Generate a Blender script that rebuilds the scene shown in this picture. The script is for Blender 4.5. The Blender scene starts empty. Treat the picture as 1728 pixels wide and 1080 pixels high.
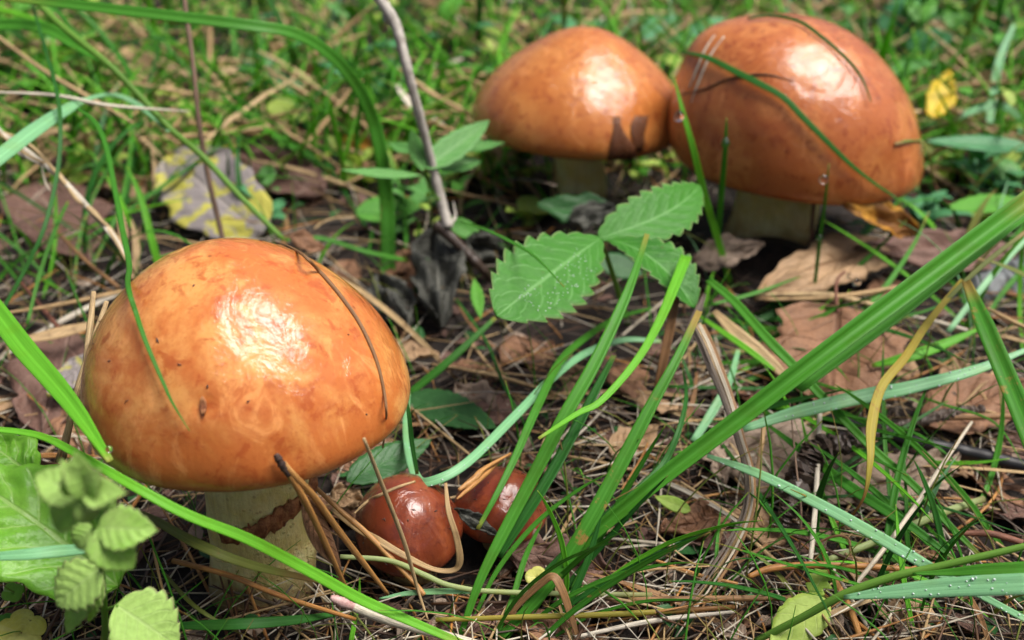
import bpy, math, random
import numpy as np
from mathutils import Vector
from mathutils.bvhtree import BVHTree

# ------------------------------------------------------------------ camera, sky, sun, exposure
S = 0.01                                   # all lengths below are centimetres
FPX, PITCH, CAMZ = 1680.0, math.radians(27), 18.0
scn = bpy.context.scene
col = scn.collection
cd = bpy.data.cameras.new('camera')
cam = bpy.data.objects.new('camera', cd); col.objects.link(cam)
cam.location = (0, 0, CAMZ * S)
cam.rotation_euler = (math.pi / 2 - PITCH, 0, 0)
cd.sensor_width = 36; cd.lens = 35
cd.clip_start = 0.01; cd.clip_end = 400
cd.dof.use_dof = True; cd.dof.focus_distance = 0.235; cd.dof.aperture_fstop = 12.5
scn.camera = cam

SUN = Vector((0.40, -0.06, 0.90)).normalized()      # direction towards the light
elev = math.asin(SUN.z); azim = math.atan2(SUN.x, SUN.y)
w = bpy.data.worlds.new('World'); scn.world = w; w.use_nodes = True
nt = w.node_tree
sky = nt.nodes.new('ShaderNodeTexSky'); sky.sky_type = 'NISHITA'; sky.sun_disc = False
sky.sun_elevation = elev; sky.sun_rotation = azim
sky.air_density = 0.7; sky.dust_density = 7.0; sky.ozone_density = 1.0
nt.links.new(sky.outputs[0], nt.nodes['Background'].inputs[0])
nt.nodes['Background'].inputs[1].default_value = 0.05
sd = bpy.data.lights.new('sun', 'SUN'); sd.energy = 2.15; sd.angle = math.radians(30); sd.color = (1.0, 0.975, 0.93)
so = bpy.data.objects.new('sun', sd); col.objects.link(so)
so.rotation_euler = SUN.to_track_quat('Z', 'Y').to_euler()
so.location = (0.4, 0, 2)
vs = scn.view_settings
vs.view_transform = 'Standard'; vs.look = 'None'; vs.gamma = 1; vs.use_curve_mapping = False
vs.exposure = 1.18
scn.cycles.max_bounces = 6; scn.cycles.transparent_max_bounces = 8
scn.cycles.transmission_bounces = 6; scn.cycles.diffuse_bounces = 3; scn.cycles.glossy_bounces = 3
scn.cycles.sample_clamp_indirect = 6
scn.cycles.use_adaptive_sampling = True; scn.cycles.adaptive_threshold = 0.025

# ------------------------------------------------------------------ helpers
rng = np.random.default_rng(7); random.seed(7)
Cc = np.array([0, 0, CAMZ])
Rv = np.array([1., 0, 0]); Uv = np.array([0, math.sin(PITCH), math.cos(PITCH)]); Fv = np.array([0, math.cos(PITCH), -math.sin(PITCH)])
UP = np.array([0, 0, 1.])

MOUNDS = []                                # (x, y, height, radius), filled in below
def ground(x, y):
    z = (0.05 * np.clip(y - 18, 0, 90) + 0.22 * np.sin(x * .31 + 1.3) * np.sin(y * .27 + .4)
         + .15 * np.sin(x * .13 - y * .21))
    for mx, my, mh, mr in MOUNDS: z = z + mh * np.exp(-((x - mx) ** 2 + (y - my) ** 2) / mr ** 2)
    return z
def ground1(x, y):
    z = 0.05 * min(90, max(0, y - 18)) + 0.22 * math.sin(x * .31 + 1.3) * math.sin(y * .27 + .4) + .15 * math.sin(x * .13 - y * .21)
    for mx, my, mh, mr in MOUNDS: z += mh * math.exp(-((x - mx) ** 2 + (y - my) ** 2) / mr ** 2)
    return z
def ray(px, py): return Fv + Rv * (px - 864) / FPX - Uv * (py - 540) / FPX
def P(px, py, h=0.0):
    """the point h cm above the ground that the photo shows at this pixel"""
    d = ray(px, py); dx, dy, dz = float(d[0]), float(d[1]), float(d[2]); t, step = 4.0, 0.8
    f = lambda t: CAMZ + dz * t - ground1(dx * t, dy * t) - h
    while t < 600:
        if f(t) <= 0:
            lo, hi = t - step, t
            for _ in range(12):
                m = (lo + hi) / 2
                if f(m) <= 0: hi = m
                else: lo = m
            return Cc + d * hi
        step = max(.8, t * .03); t += step
    return Cc + d * 600
def proj(v):
    q = np.asarray(v) - Cc; z = q @ Fv
    return 864 + FPX * (q @ Rv) / z, 540 - FPX * (q @ Uv) / z, z
def depth(p): return float((np.asarray(p) - Cc) @ Fv)
def nrm(v):
    v = np.asarray(v, float); return v / (np.linalg.norm(v, axis=-1, keepdims=True) + 1e-12)
def spline(pts, n):
    pts = np.asarray(pts, float); k = len(pts)
    if k == 2: return pts[0] + (pts[1] - pts[0]) * np.linspace(0, 1, n)[:, None]
    e = np.vstack([2 * pts[0] - pts[1], pts, 2 * pts[-1] - pts[-2]])
    t = np.linspace(0, k - 1 - 1e-9, n); i = t.astype(int); f = (t - i)[:, None]
    a, b, c, d = e[i], e[i + 1], e[i + 2], e[i + 3]
    return .5 * (2 * b + (c - a) * f + (2 * a - 5 * b + 4 * c - d) * f ** 2 + (3 * b - a - 3 * c + d) * f ** 3)

BV = []                                     # things that other things may lie on
def reg(v, f): BV.append(BVHTree.FromPolygons([tuple(q) for q in v], [tuple(q) for q in f]))
def on(px, py, off=0.06):
    """the point on a mushroom that the photo shows at this pixel, off cm proud of it"""
    d = nrm(ray(px, py)); best = None
    for b in BV:
        hit = b.ray_cast(Vector(Cc), Vector(d))
        if hit[0] is not None and (best is None or hit[3] < best[3]): best = hit
    if best is None: return None
    n = np.array(best[1]); n = n if n @ d < 0 else -n
    return np.array(best[0]) + n * off
def pt(q, off=.06):
    if q[2] == 'c':
        p = on(q[0], q[1], off)
        return p if p is not None else P(q[0], q[1], 3)
    return P(*q)

def mk(name, geo, mat, parent=None, origin=None, smooth=True):
    v, f, uv = geo[0], geo[1], geo[2]
    v = np.asarray(v, float)
    o0 = np.zeros(3) if origin is None else np.asarray(origin, float)
    me = bpy.data.meshes.new(name)
    me.from_pydata(((v - o0) * S).tolist(), [], [list(map(int, q)) for q in f]); me.update()
    if smooth: me.polygons.foreach_set('use_smooth', np.ones(len(me.polygons), bool))
    if uv is not None:
        l = me.uv_layers.new(name='UVMap'); idx = np.empty(len(me.loops), np.int32)
        me.loops.foreach_get('vertex_index', idx)
        l.data.foreach_set('uv', np.asarray(uv, np.float32)[idx].ravel())
    if len(geo) > 3 and geo[3] is not None:
        a = me.attributes.new('rnd', 'FLOAT', 'POINT'); a.data.foreach_set('value', np.asarray(geo[3], np.float32))
    me.materials.append(mat)
    o = bpy.data.objects.new(name, me); col.objects.link(o)
    if parent is not None: o.parent = parent
    else: o.location = o0 * S
    return o
def thing(name, loc, label, cat, group=None):
    o = bpy.data.objects.new(name, None); col.objects.link(o); o.location = np.asarray(loc) * S
    o.empty_display_size = .01
    return tag(o, label, cat, group)
def tag(o, label=None, cat=None, group=None, kind=None):
    if label: o['label'] = label
    if cat: o['category'] = cat
    if group: o['group'] = group
    if kind: o['kind'] = kind
    return o
def join(gs):
    V, Fs, U, A, k = [], [], [], [], 0
    for i, g in enumerate(gs):
        V.append(np.asarray(g[0])); Fs += [[a + k for a in q] for q in g[1]]; U.append(np.asarray(g[2])); k += len(g[0])
        A.append(np.full(len(g[0]), (i * .618) % 1))
    return np.vstack(V), Fs, np.vstack(U), np.concatenate(A)

def slab(G, uvu, uvv, t):
    """a thin closed sheet over the grid G[nv, nu, 3]"""
    nv, nu, _ = G.shape
    du = np.gradient(G, axis=1); dv = np.gradient(G, axis=0)
    N = nrm(np.cross(du, dv))
    V = np.vstack([(G + N * t / 2).reshape(-1, 3), (G - N * t / 2).reshape(-1, 3)])
    uv = np.stack(np.broadcast_arrays(uvu, uvv), -1).reshape(-1, 2); uv = np.vstack([uv, uv])
    f, M = [], nv * nu
    for i in range(nv - 1):
        for j in range(nu - 1):
            a = i * nu + j
            f.append((a, a + 1, a + nu + 1, a + nu)); f.append((M + a + nu, M + a + nu + 1, M + a + 1, M + a))
    b = [i for i in range(nu)] + [i * nu + nu - 1 for i in range(1, nv)] + [(nv - 1) * nu + j for j in range(nu - 2, -1, -1)] + [i * nu for i in range(nv - 2, 0, -1)]
    for i in range(len(b)):
        a, c = b[i], b[(i + 1) % len(b)]
        f.append((c, a, M + a, M + c))
    return V, f, uv

def tube(pts, rad, n=7, ns=20, flat=1.0, lump=0.0, seed=0, caps=True):
    c = spline(pts, ns); T = nrm(np.gradient(c, axis=0))
    r = np.interp(np.linspace(0, 1, ns), np.linspace(0, 1, len(rad)), rad)
    if lump:
        g = np.random.default_rng(seed); r = r * (1 + lump * g.uniform(-1, 1, ns))
    ref = np.array([0.2, -.7, .7]); A = nrm(np.cross(T, ref)); B = np.cross(A, T)
    th = np.linspace(0, 2 * np.pi, n, endpoint=False)
    V = c[:, None] + r[:, None, None] * (np.cos(th)[None, :, None] * A[:, None] + flat * np.sin(th)[None, :, None] * B[:, None])
    if lump:
        V = V + lump * .5 * r[:, None, None] * g.uniform(-1, 1, V.shape)
    V = V.reshape(-1, 3); f = []
    for i in range(ns - 1):
        for j in range(n):
            k = (j + 1) % n
            f.append((i * n + j, i * n + k, (i + 1) * n + k, (i + 1) * n + j))
    if caps: f.append(tuple(range(n - 1, -1, -1))); f.append(tuple((ns - 1) * n + j for j in range(n)))
    uv = np.stack([np.tile(np.linspace(0, 1, n), ns), np.repeat(np.linspace(0, 1, ns), n)], 1)
    return V, f, uv

def blade(pts, wid, fold=.18, roll=0.0, twist=0.0, ns=26, t=.018, up=.5, wave=0.0, nref=None):
    """grass leaf: pts from base to tip, wid list of widths in cm along it"""
    c = spline(pts, ns); T = nrm(np.gradient(c, axis=0))
    s = np.linspace(0, 1, ns); W = np.interp(s, np.linspace(0, 1, len(wid)), wid)
    if nref is None:
        ref = nrm(nrm(Cc - c) + up * UP)
    else: ref = np.broadcast_to(nrm(nref), c.shape)
    A = nrm(np.cross(T, ref)); N = np.cross(A, T)
    a = (roll + twist * s)[:, None] + (wave * np.sin(s * 9 + c[0, 0]))[:, None]
    A, N = A * np.cos(a) + N * np.sin(a), N * np.cos(a) - A * np.sin(a)
    u = np.array([-1, -.55, 0, .55, 1.])
    G = c[:, None] + A[:, None] * (u[None, :, None] * W[:, None, None] / 2) + N[:, None] * ((np.abs(u)[None, :] * fold - fold * .5) * W[:, None] / 2)[:, :, None]
    return slab(G, (u[None] + 1) / 2, s[:, None], t)

def leafprof(kind, v):
    if kind == 'ovate': return np.sin(np.pi * v ** .72) ** .8
    if kind == 'lance': return np.sin(np.pi * v ** .85) ** 1.1
    if kind == 'obov': return np.sin(np.pi * v ** 1.15) ** .62 * (1 - .0 * v)
    if kind == 'mint': return np.sin(np.pi * v ** .62) ** .9
    if kind == 'sberry': return np.sin(np.pi * v ** .8) ** .75
    if kind == 'round': return np.sqrt(np.clip(1 - (2 * v - 1) ** 2, 0, 1))
    if kind == 'oak': return np.sin(np.pi * np.clip(v, 0, 1) ** 1.1) ** .6 * (.78 + .26 * np.cos(2 * np.pi * 3.6 * v + .6))
    if kind == 'bract': return np.sin(np.pi * v ** .6) ** .5
    return np.ones_like(v)
def leaf(base, tip, W, N, kind='ovate', nv=28, nh=4, fold=.12, bend=0.0, serr=(0, 0), quilt=(0, 0), curl=0.0, t=.02, crumple=0.0, seed=0, side=0.0, rag=0.0):
    base = np.asarray(base, float); tip = np.asarray(tip, float); T = tip - base; L = np.linalg.norm(T)
    A = nrm(np.cross(T, N)); Nn = nrm(np.cross(A, T))
    v = np.linspace(.0, 1, nv); u = np.linspace(-1, 1, 2 * nh + 1)
    wv = np.maximum(leafprof(kind, v), .02)
    if serr[0]:
        ph = (v * serr[0]) % 1; wv = wv * (1 - serr[1] * (ph ** 1.4) + serr[1] * .3)
    if crumple and not rag: rag = .10
    UU, VV = np.meshgrid(u, v)
    Wd = wv[:, None] * W / 2 * np.ones_like(UU)
    if rag:
        g = np.random.default_rng(seed + 99); p = g.uniform(0, 6.3, 8); sg = np.sign(UU) * 1.7
        Wd = Wd * (1 + rag * (np.sin(9 * VV + p[0] + sg) + .8 * np.sin(21 * VV + p[1] + 2 * sg) + .5 * np.sin(43 * VV + p[2] + 3 * sg)))
    vv = VV + .10 * (np.abs(UU) ** 1.5) * (W / L) * np.sin(np.pi * VV)
    z = bend * 4 * VV * (1 - VV) + fold * np.abs(UU) * Wd + curl * (UU ** 2) * Wd
    if quilt[0]: z = z + quilt[1] * np.cos(2 * np.pi * (quilt[0] * (VV - .22 * np.abs(UU)))) * np.abs(np.sin(np.pi * np.clip(np.abs(UU) * 1.05, 0, 1)))
    if crumple:
        g = np.random.default_rng(seed); p = g.uniform(0, 6.3, 6)
        z = z + crumple * (np.sin(5 * UU + 7 * VV + p[0]) + .7 * np.sin(9 * VV - 4 * UU + p[1]) + .5 * np.sin(13 * UU * VV + 8 * VV + p[2]) + .35 * np.sin(17 * VV + 11 * UU + p[3]) + .6 * np.abs(np.sin(11 * VV - 9 * UU + p[4])) - .5 * np.abs(np.sin(23 * VV + 6 * UU + p[5])))
    G = base + T * vv[..., None] + A * (UU * Wd + side * np.sin(np.pi * VV) * L)[..., None] + Nn * z[..., None]
    return slab(G, (UU + 1) / 2, VV, t)
def facing(p, a=.6): return nrm(nrm(Cc - np.asarray(p)) * a + UP * (1 - a))
def px2cm(px, p): return px * depth(p) / FPX

# ------------------------------------------------------------------ materials
class NT:
    def __init__(s, name):
        s.m = bpy.data.materials.new(name); s.m.use_nodes = True; s.t = s.m.node_tree
        s.bs = s.t.nodes['Principled BSDF']; s.out = s.t.nodes['Material Output']
    def n(s, typ, ins=None, **kw):
        x = s.t.nodes.new(typ)
        for k, v in kw.items(): setattr(x, k, v)
        for k, v in (ins or {}).items(): s.put(x.inputs[k], v)
        return x
    def put(s, sock, v):
        if hasattr(v, 'is_output'): s.t.links.new(v, sock)
        else: sock.default_value = v
    def math(s, op, a, b=None, c=None):
        x = s.t.nodes.new('ShaderNodeMath'); x.operation = op
        s.put(x.inputs[0], a)
        if b is not None: s.put(x.inputs[1], b)
        if c is not None: s.put(x.inputs[2], c)
        return x.outputs[0]
    def mix(s, f, a, b, mode='MIX'):
        x = s.t.nodes.new('ShaderNodeMix'); x.data_type = 'RGBA'; x.blend_type = mode
        s.put(x.inputs['Factor'], f); s.put(x.inputs['A'], a if hasattr(a, 'is_output') else (*a, 1)[:4]); s.put(x.inputs['B'], b if hasattr(b, 'is_output') else (*b, 1)[:4])
        return x.outputs['Result']
    def ramp(s, f, lo, hi):
        x = s.t.nodes.new('ShaderNodeMapRange'); x.interpolation_type = 'SMOOTHSTEP'
        s.put(x.inputs[0], f); s.put(x.inputs[1], lo); s.put(x.inputs[2], hi)
        return x.outputs[0]
    def noise(s, scale, vec=None, detail=4, rough=.55, dist=0.0):
        x = s.n('ShaderNodeTexNoise', {'Scale': scale, 'Detail': detail, 'Roughness': rough, 'Distortion': dist})
        if vec is not None: s.put(x.inputs['Vector'], vec)
        return x.outputs[0]
    def cm(s, scale=(1, 1, 1)):                      # object coordinates in centimetres
        tc = s.n('ShaderNodeTexCoord'); mp = s.n('ShaderNodeMapping', {'Vector': tc.outputs['Object'], 'Scale': tuple(100 * q for q in scale)})
        return mp.outputs[0]
    def uv(s):
        tc = s.n('ShaderNodeTexCoord'); sp = s.n('ShaderNodeSeparateXYZ', {0: tc.outputs['UV']})
        return sp.outputs[0], sp.outputs[1], tc.outputs['UV']
    def rnd(s):
        oi = s.n('ShaderNodeObjectInfo'); at = s.n('ShaderNodeAttribute', attribute_name='rnd')
        return s.math('FRACT', s.math('ADD', oi.outputs['Random'], at.outputs['Fac']))
    def bump(s, h, strength, dist):
        b = s.n('ShaderNodeBump', {'Height': h, 'Strength': strength, 'Distance': dist * S}); s.put(s.bs.inputs['Normal'], b.outputs[0]); return b
    def translucent(s, colr, fac):
        tr = s.n('ShaderNodeBsdfTranslucent', {'Color': colr}); mx = s.n('ShaderNodeMixShader', {0: fac})
        s.t.links.new(s.bs.outputs[0], mx.inputs[1]); s.t.links.new(tr.outputs[0], mx.inputs[2]); s.t.links.new(mx.outputs[0], s.out.inputs[0])

def grass_mat(name, c1, c2, tip, rough=.44, tipstart=.9, spot=.0, trans=.38, spotc=(.36, .22, .06)):
    k = NT(name); u, v, uvv = k.uv(); r = k.rnd()
    base = k.mix(r, c1, c2)
    mp = k.n('ShaderNodeMapping', {'Vector': uvv, 'Scale': (14, 1.2, 1)})
    st = k.noise(3, mp.outputs[0], 3)
    base = k.mix(k.math('MULTIPLY', k.ramp(st, .35, .7), .45), base, tuple(min(1, q * 1.5 + .01) for q in c2))
    rib = k.ramp(k.math('ABSOLUTE', k.math('SUBTRACT', u, .5)), .09, .0)
    base = k.mix(k.math('MULTIPLY', rib, .35), base, tuple(min(1, q * 1.7 + .02) for q in c2))
    blotch = k.noise(1.1, k.cm(), 3)
    base = k.mix(k.math('MULTIPLY', k.ramp(blotch, .48, .72), .35), base, (c1[0] * 1.5 + .02, c1[1] * 1.05, c1[2] * .6))
    tn = k.math('ADD', v, k.math('MULTIPLY', k.math('SUBTRACT', st, .5), .12))
    base = k.mix(k.ramp(tn, tipstart, min(1.02, tipstart + .12)), base, tip)
    if spot:
        mp2 = k.n('ShaderNodeMapping', {'Vector': k.cm(), 'Scale': (1.0, 1.0, 1.0)})
        sp = k.noise(1.6, mp2.outputs[0], 5, .7)
        base = k.mix(k.ramp(k.math('ADD', sp, k.math('MULTIPLY', st, .25)), .80 - spot, .88 - spot), base, spotc)
    k.put(k.bs.inputs['Base Color'], base)
    k.put(k.bs.inputs['Roughness'], k.math('ADD', rough - .08, k.math('MULTIPLY', st, .2)))
    k.bs.inputs['Specular IOR Level'].default_value = .22
    k.bump(k.math('ADD', k.math('SINE', k.math('MULTIPLY', u, 55)), k.math('MULTIPLY', st, 2)), .12, .008)
    k.translucent(k.mix(.5, base, (c2[0] * 1.6, c2[1] * 1.5, c2[2] * .4), 'MIX'), trans)
    return k.m

def dry_mat(name, c1, c2, c3=(.03, .018, .01), rough=.6, blot=.35, trans=.12, stretch=True):
    k = NT(name); u, v, uvv = k.uv(); r = k.rnd()
    base = k.mix(r, c1, c2)
    mp = k.n('ShaderNodeMapping', {'Vector': uvv, 'Scale': (9, 2.2, 1)})
    st = k.noise(2.5, mp.outputs[0], 4, .65)
    base = k.mix(k.math('MULTIPLY', k.ramp(st, .40, .62), .7), base, tuple(q * .38 for q in c1))
    b = k.noise(1.7, k.cm(), 4, .65)
    base = k.mix(k.math('MULTIPLY', k.ramp(b, .52, .70), blot), base, c3)
    k.put(k.bs.inputs['Base Color'], base); k.put(k.bs.inputs['Roughness'], k.math('ADD', rough - .15, k.math('MULTIPLY', b, .3)))
    k.bs.inputs['Specular IOR Level'].default_value = .45
    k.bump(k.math('ADD', st, b), .5, .02)
    if trans: k.translucent(base, trans)
    return k.m

def leaf_mat(name, c1, c2, nvein=7, rough=.42, vein=(.30, .42, .12), veinf=.5, trans=.3, spots=0.0, spotc=(.02, .015, .01), patch=None, patchc=(0, 0, 0), bumps=.4, fine=.25, edge=None):
    k = NT(name); u, v, uvv = k.uv(); r = k.rnd()
    au = k.math('MULTIPLY', k.math('ABSOLUTE', k.math('SUBTRACT', u, .5)), 2)
    base = k.mix(r, c1, c2)
    b = k.noise(.9, k.cm(), 5, .6); fn = k.noise(9, k.cm(), 4, .65)
    base = k.mix(k.ramp(b, .35, .68), base, c2)
    base = k.mix(k.math('MULTIPLY', k.ramp(fn, .35, .7), fine), base, tuple(q * .45 for q in c1))
    ph = k.math('FRACT', k.math('MULTIPLY', k.math('SUBTRACT', v, k.math('MULTIPLY', au, .24)), float(nvein)))
    dl = k.math('ABSOLUTE', k.math('SUBTRACT', ph, .5))
    lat = k.math('MULTIPLY', k.ramp(dl, .40, .5), k.ramp(au, 1.0, .75))
    mid = k.ramp(au, .07, .02)
    vn = k.math('MAXIMUM', k.math('MULTIPLY', lat, .7), mid)
    base = k.mix(k.math('MULTIPLY', vn, veinf), base, vein)
    if patch is not None:
        pn = k.noise(patch, k.cm(), 4, .6, .6)
        base = k.mix(k.ramp(pn, .50, .58), base, patchc)
    if spots:
        sp = k.noise(3.2, k.cm(), 5, .7)
        base = k.mix(k.ramp(sp, .72 - spots, .78 - spots), base, spotc)
    if edge is not None:
        base = k.mix(k.math('MULTIPLY', k.ramp(k.math('ADD', au, k.math('MULTIPLY', fn, .1)), .95, 1.05), .8), base, edge)
    k.put(k.bs.inputs['Base Color'], base); k.put(k.bs.inputs['Roughness'], k.math('ADD', rough - .1, k.math('MULTIPLY', fn, .25)))
    k.bs.inputs['Specular IOR Level'].default_value = .28
    k.bump(k.math('SUBTRACT', k.math('ADD', k.math('MULTIPLY', fn, .8), b), k.math('MULTIPLY', vn, .8)), 1.0 if trans <= .15 else bumps, .07 if trans <= .15 else .03)
    if trans: k.translucent(k.mix(.35, base, (c2[0] * 1.4, c2[1] * 1.5, c2[2] * .5)), trans)
    return k.m

def cap_mat(name, light, mid, dark, spotc, wet=.03, wsc=1.25, wd=.16):
    k = NT(name); c = k.cm(); r = k.rnd()
    n1 = k.noise(.5, c, 6, .62, .6); n2 = k.noise(2.2, c, 6, .65, .4); n3 = k.noise(11, c, 4, .7)
    mus = k.n('ShaderNodeMapping', {'Vector': c, 'Scale': (1, 1, .35)}); st = k.noise(1.5, mus.outputs[0], 5, .6, 1.2)
    base = k.mix(k.ramp(n1, .42, .62), mid, light)
    base = k.mix(k.math('MULTIPLY', k.ramp(n2, .52, .64), .7), base, dark)
    base = k.mix(k.math('MULTIPLY', k.ramp(st, .52, .70), .55), base, tuple(min(1, q * 1.25 + .02) for q in light))
    base = k.mix(k.math('MULTIPLY', k.ramp(n3, .5, .7), .3), base, dark)
    vz = k.n('ShaderNodeTexVoronoi', {'Vector': c, 'Scale': 1.05, 'Randomness': 1.0}); 
    base = k.mix(k.math('MULTIPLY', k.ramp(vz.outputs[0], .085, .03), .75), base, spotc)
    k.put(k.bs.inputs['Base Color'], base)
    wetn = k.noise(wsc, c, 5, .55, .5)
    k.put(k.bs.inputs['Roughness'], k.math('ADD', .30, k.math('MULTIPLY', n3, .25)))
    k.bs.inputs['Specular IOR Level'].default_value = .12
    k.bs.inputs['Subsurface Weight'].default_value = .18
    k.bs.inputs['Subsurface Radius'].default_value = (1.0, .45, .15); k.bs.inputs['Subsurface Scale'].default_value = .0035
    k.bs.inputs['Coat Weight'].default_value = 1.0; k.bs.inputs['Coat IOR'].default_value = 1.42
    k.put(k.bs.inputs['Coat Roughness'], k.math('ADD', wet, k.math('MULTIPLY', k.ramp(wetn, .52, .56), .10)))
    hh = k.math('ADD', k.math('MULTIPLY', n2, 1.0), k.math('ADD', k.math('MULTIPLY', n3, .10), k.math('MULTIPLY', st, .5)))
    b = k.bump(hh, .22, .08)
    b2 = k.n('ShaderNodeBump', {'Height': k.math('ADD', k.math('MULTIPLY', wetn, .8), k.math('MULTIPLY', n3, .05)), 'Strength': 1.0, 'Distance': wd * S})
    k.put(k.bs.inputs['Coat Normal'], b2.outputs[0])
    return k.m

M = {}
M['grass'] = grass_mat('grass green', (.030, .155, .014), (.068, .265, .022), (.34, .30, .06), tipstart=.93)
M['grass_dark'] = grass_mat('grass deep green', (.015, .092, .014), (.034, .16, .022), (.20, .22, .05), tipstart=.94)
M['grass_bright'] = grass_mat('grass bright green', (.085, .33, .016), (.15, .45, .028), (.42, .38, .08), tipstart=.95)
M['grass_pale'] = grass_mat('grass glaucous wet', (.14, .37, .17), (.24, .49, .25), (.35, .40, .16), rough=.3, tipstart=.97, trans=.3)
M['grass_rust'] = grass_mat('grass green with rust', (.030, .155, .014), (.068, .265, .022), (.38, .27, .07), spot=.09, tipstart=.86)
M['grass_olive'] = grass_mat('grass olive', (.12, .16, .03), (.20, .23, .05), (.30, .20, .07), tipstart=.8, spot=.05)
M['grass_yellow'] = grass_mat('grass yellowing', (.26, .24, .04), (.36, .30, .05), (.28, .14, .05), tipstart=.75, spot=.08)
M['straw'] = dry_mat('straw tan', (.47, .30, .13), (.62, .45, .23), (.12, .06, .025), blot=.45)
M['straw_white'] = dry_mat('straw bleached', (.64, .56, .42), (.78, .71, .58), (.25, .18, .11), blot=.25)
M['straw_grey'] = dry_mat('straw grey', (.085, .06, .042), (.22, .17, .125), (.07, .05, .04), blot=.4)
M['straw_brown'] = dry_mat('straw brown', (.26, .13, .05), (.36, .20, .08), (.07, .035, .015), blot=.4)
M['needle'] = dry_mat('needle orange', (.46, .20, .05), (.56, .29, .09), (.20, .06, .02), blot=.35, rough=.45)
M['needle_brown'] = dry_mat('needle brown', (.055, .026, .013), (.16, .072, .028), (.05, .025, .012), blot=.4, rough=.5)
M['red_stem'] = dry_mat('stem reddish', (.20, .075, .045), (.28, .11, .06), (.07, .03, .02), blot=.35)
M['bark_grey'] = dry_mat('twig bark grey', (.46, .42, .36), (.56, .52, .46), (.12, .08, .06), blot=.45, rough=.75, trans=0)
M['bark_brown'] = dry_mat('twig bark brown', (.16, .095, .06), (.22, .14, .09), (.05, .03, .02), blot=.5, rough=.75, trans=0)
M['bark_dark'] = dry_mat('wet rotten wood', (.055, .036, .026), (.095, .066, .048), (.012, .008, .007), blot=.6, rough=.45, trans=0)
M['bark_black'] = dry_mat('black wet root', (.013, .012, .013), (.022, .02, .02), (.05, .045, .04), blot=.3, rough=.4, trans=0)
M['wood_blue'] = dry_mat('weathered blue grey wood', (.10, .115, .12), (.16, .175, .18), (.03, .03, .03), blot=.5, rough=.6, trans=0)
M['stem_green'] = grass_mat('green stem', (.10, .25, .03), (.16, .33, .05), (.16, .33, .05), tipstart=1.2)
M['stem_pale'] = grass_mat('pale green stem', (.25, .33, .12), (.33, .40, .17), (.30, .28, .12), tipstart=.9)
M['strawberry'] = leaf_mat('strawberry leaf', (.023, .135, .010), (.052, .22, .018), 8, .5, (.20, .42, .14), .55, .2, spots=.06, spotc=(.12, .10, .03), edge=(.22, .32, .12))
M['sprig'] = leaf_mat('young sprig leaf', (.09, .28, .06), (.14, .36, .09), 6, .42, (.28, .50, .20), .5, spots=.03)
M['nettle'] = leaf_mat('pale mint leaf', (.32, .58, .10), (.48, .68, .20), 6, .5, (.48, .62, .25), .5, .42, edge=(.22, .17, .12))
M['glossy'] = leaf_mat('bright glossy leaf', (.14, .38, .03), (.21, .46, .05), 6, .28, (.38, .56, .18), .6, spots=.05, spotc=(.14, .09, .03), bumps=.6)
M['herb'] = leaf_mat('herb leaf', (.05, .24, .022), (.12, .37, .04), 6, .45, (.22, .42, .14), .4)
M['herb_blue'] = leaf_mat('bluish herb leaf', (.04, .22, .075), (.10, .32, .13), 6, .42, (.22, .42, .22), .4)
M['herb_yellow'] = leaf_mat('yellow green herb leaf', (.26, .44, .05), (.42, .54, .11), 5, .5, (.46, .52, .22), .4)
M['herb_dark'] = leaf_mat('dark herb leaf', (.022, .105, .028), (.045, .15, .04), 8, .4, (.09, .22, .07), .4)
M['clover'] = leaf_mat('yellow small leaf', (.60, .58, .10), (.66, .66, .22), 4, .5, (.7, .7, .35), .3, spots=.07)
M['dead_tan'] = leaf_mat('tan dead leaf', (.36, .215, .115), (.47, .31, .175), 7, .45, (.24, .13, .06), .6, .15, spots=.04, fine=.3)
M['dead_brown'] = leaf_mat('brown dead leaf', (.23, .115, .06), (.32, .17, .095), 7, .42, (.14, .065, .035), .7, .12, spots=.10, fine=.4)
M['dead_plum'] = leaf_mat('plum brown dead leaf', (.14, .075, .055), (.21, .12, .092), 6, .45, (.33, .22, .17), .5, .1, spots=.08, fine=.4)
M['dead_pale'] = leaf_mat('pale grey brown dead leaf', (.27, .19, .135), (.38, .285, .21), 6, .5, (.26, .18, .12), .5, .12, spots=.07, fine=.45)
M['dead_grey'] = leaf_mat('shrivelled grey leaf', (.035, .036, .030), (.11, .11, .09), 9, .5, (.20, .20, .17), .7, .1, spots=.08, fine=.5, bumps=1.0)
M['dead_orange'] = leaf_mat('orange dead leaf', (.52, .24, .03), (.62, .33, .05), 6, .4, (.25, .10, .02), .6, .3, patch=.8, patchc=(.20, .085, .02))
M['dead_yellow'] = leaf_mat('yellow dead leaf', (.72, .52, .03), (.80, .62, .06), 5, .45, (.60, .42, .05), .4, .3)
M['dead_mottled'] = leaf_mat('yellow and grey mottled leaf', (.23, .195, .185), (.30, .265, .26), 7, .5, (.36, .32, .28), .4, .12, patch=.9, patchc=(.46, .43, .08), fine=.4)
M['dead_wet'] = leaf_mat('dark wet leaf scrap', (.12, .045, .02), (.17, .065, .03), 5, .25, (.06, .02, .01), .5, 0, spots=.1)
M['cap_front'] = cap_mat('cap orange', (.66, .30, .085), (.51, .148, .034), (.38, .075, .016), (.20, .055, .01), wsc=.95, wd=.17)
M['cap_left'] = cap_mat('cap orange brown', (.55, .215, .055), (.45, .145, .032), (.30, .065, .015), (.15, .04, .012), wsc=1.7, wd=.12)
M['cap_right'] = cap_mat('cap russet', (.53, .19, .052), (.42, .118, .03), (.26, .05, .013), (.13, .04, .012), wsc=.7, wd=.26)
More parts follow.
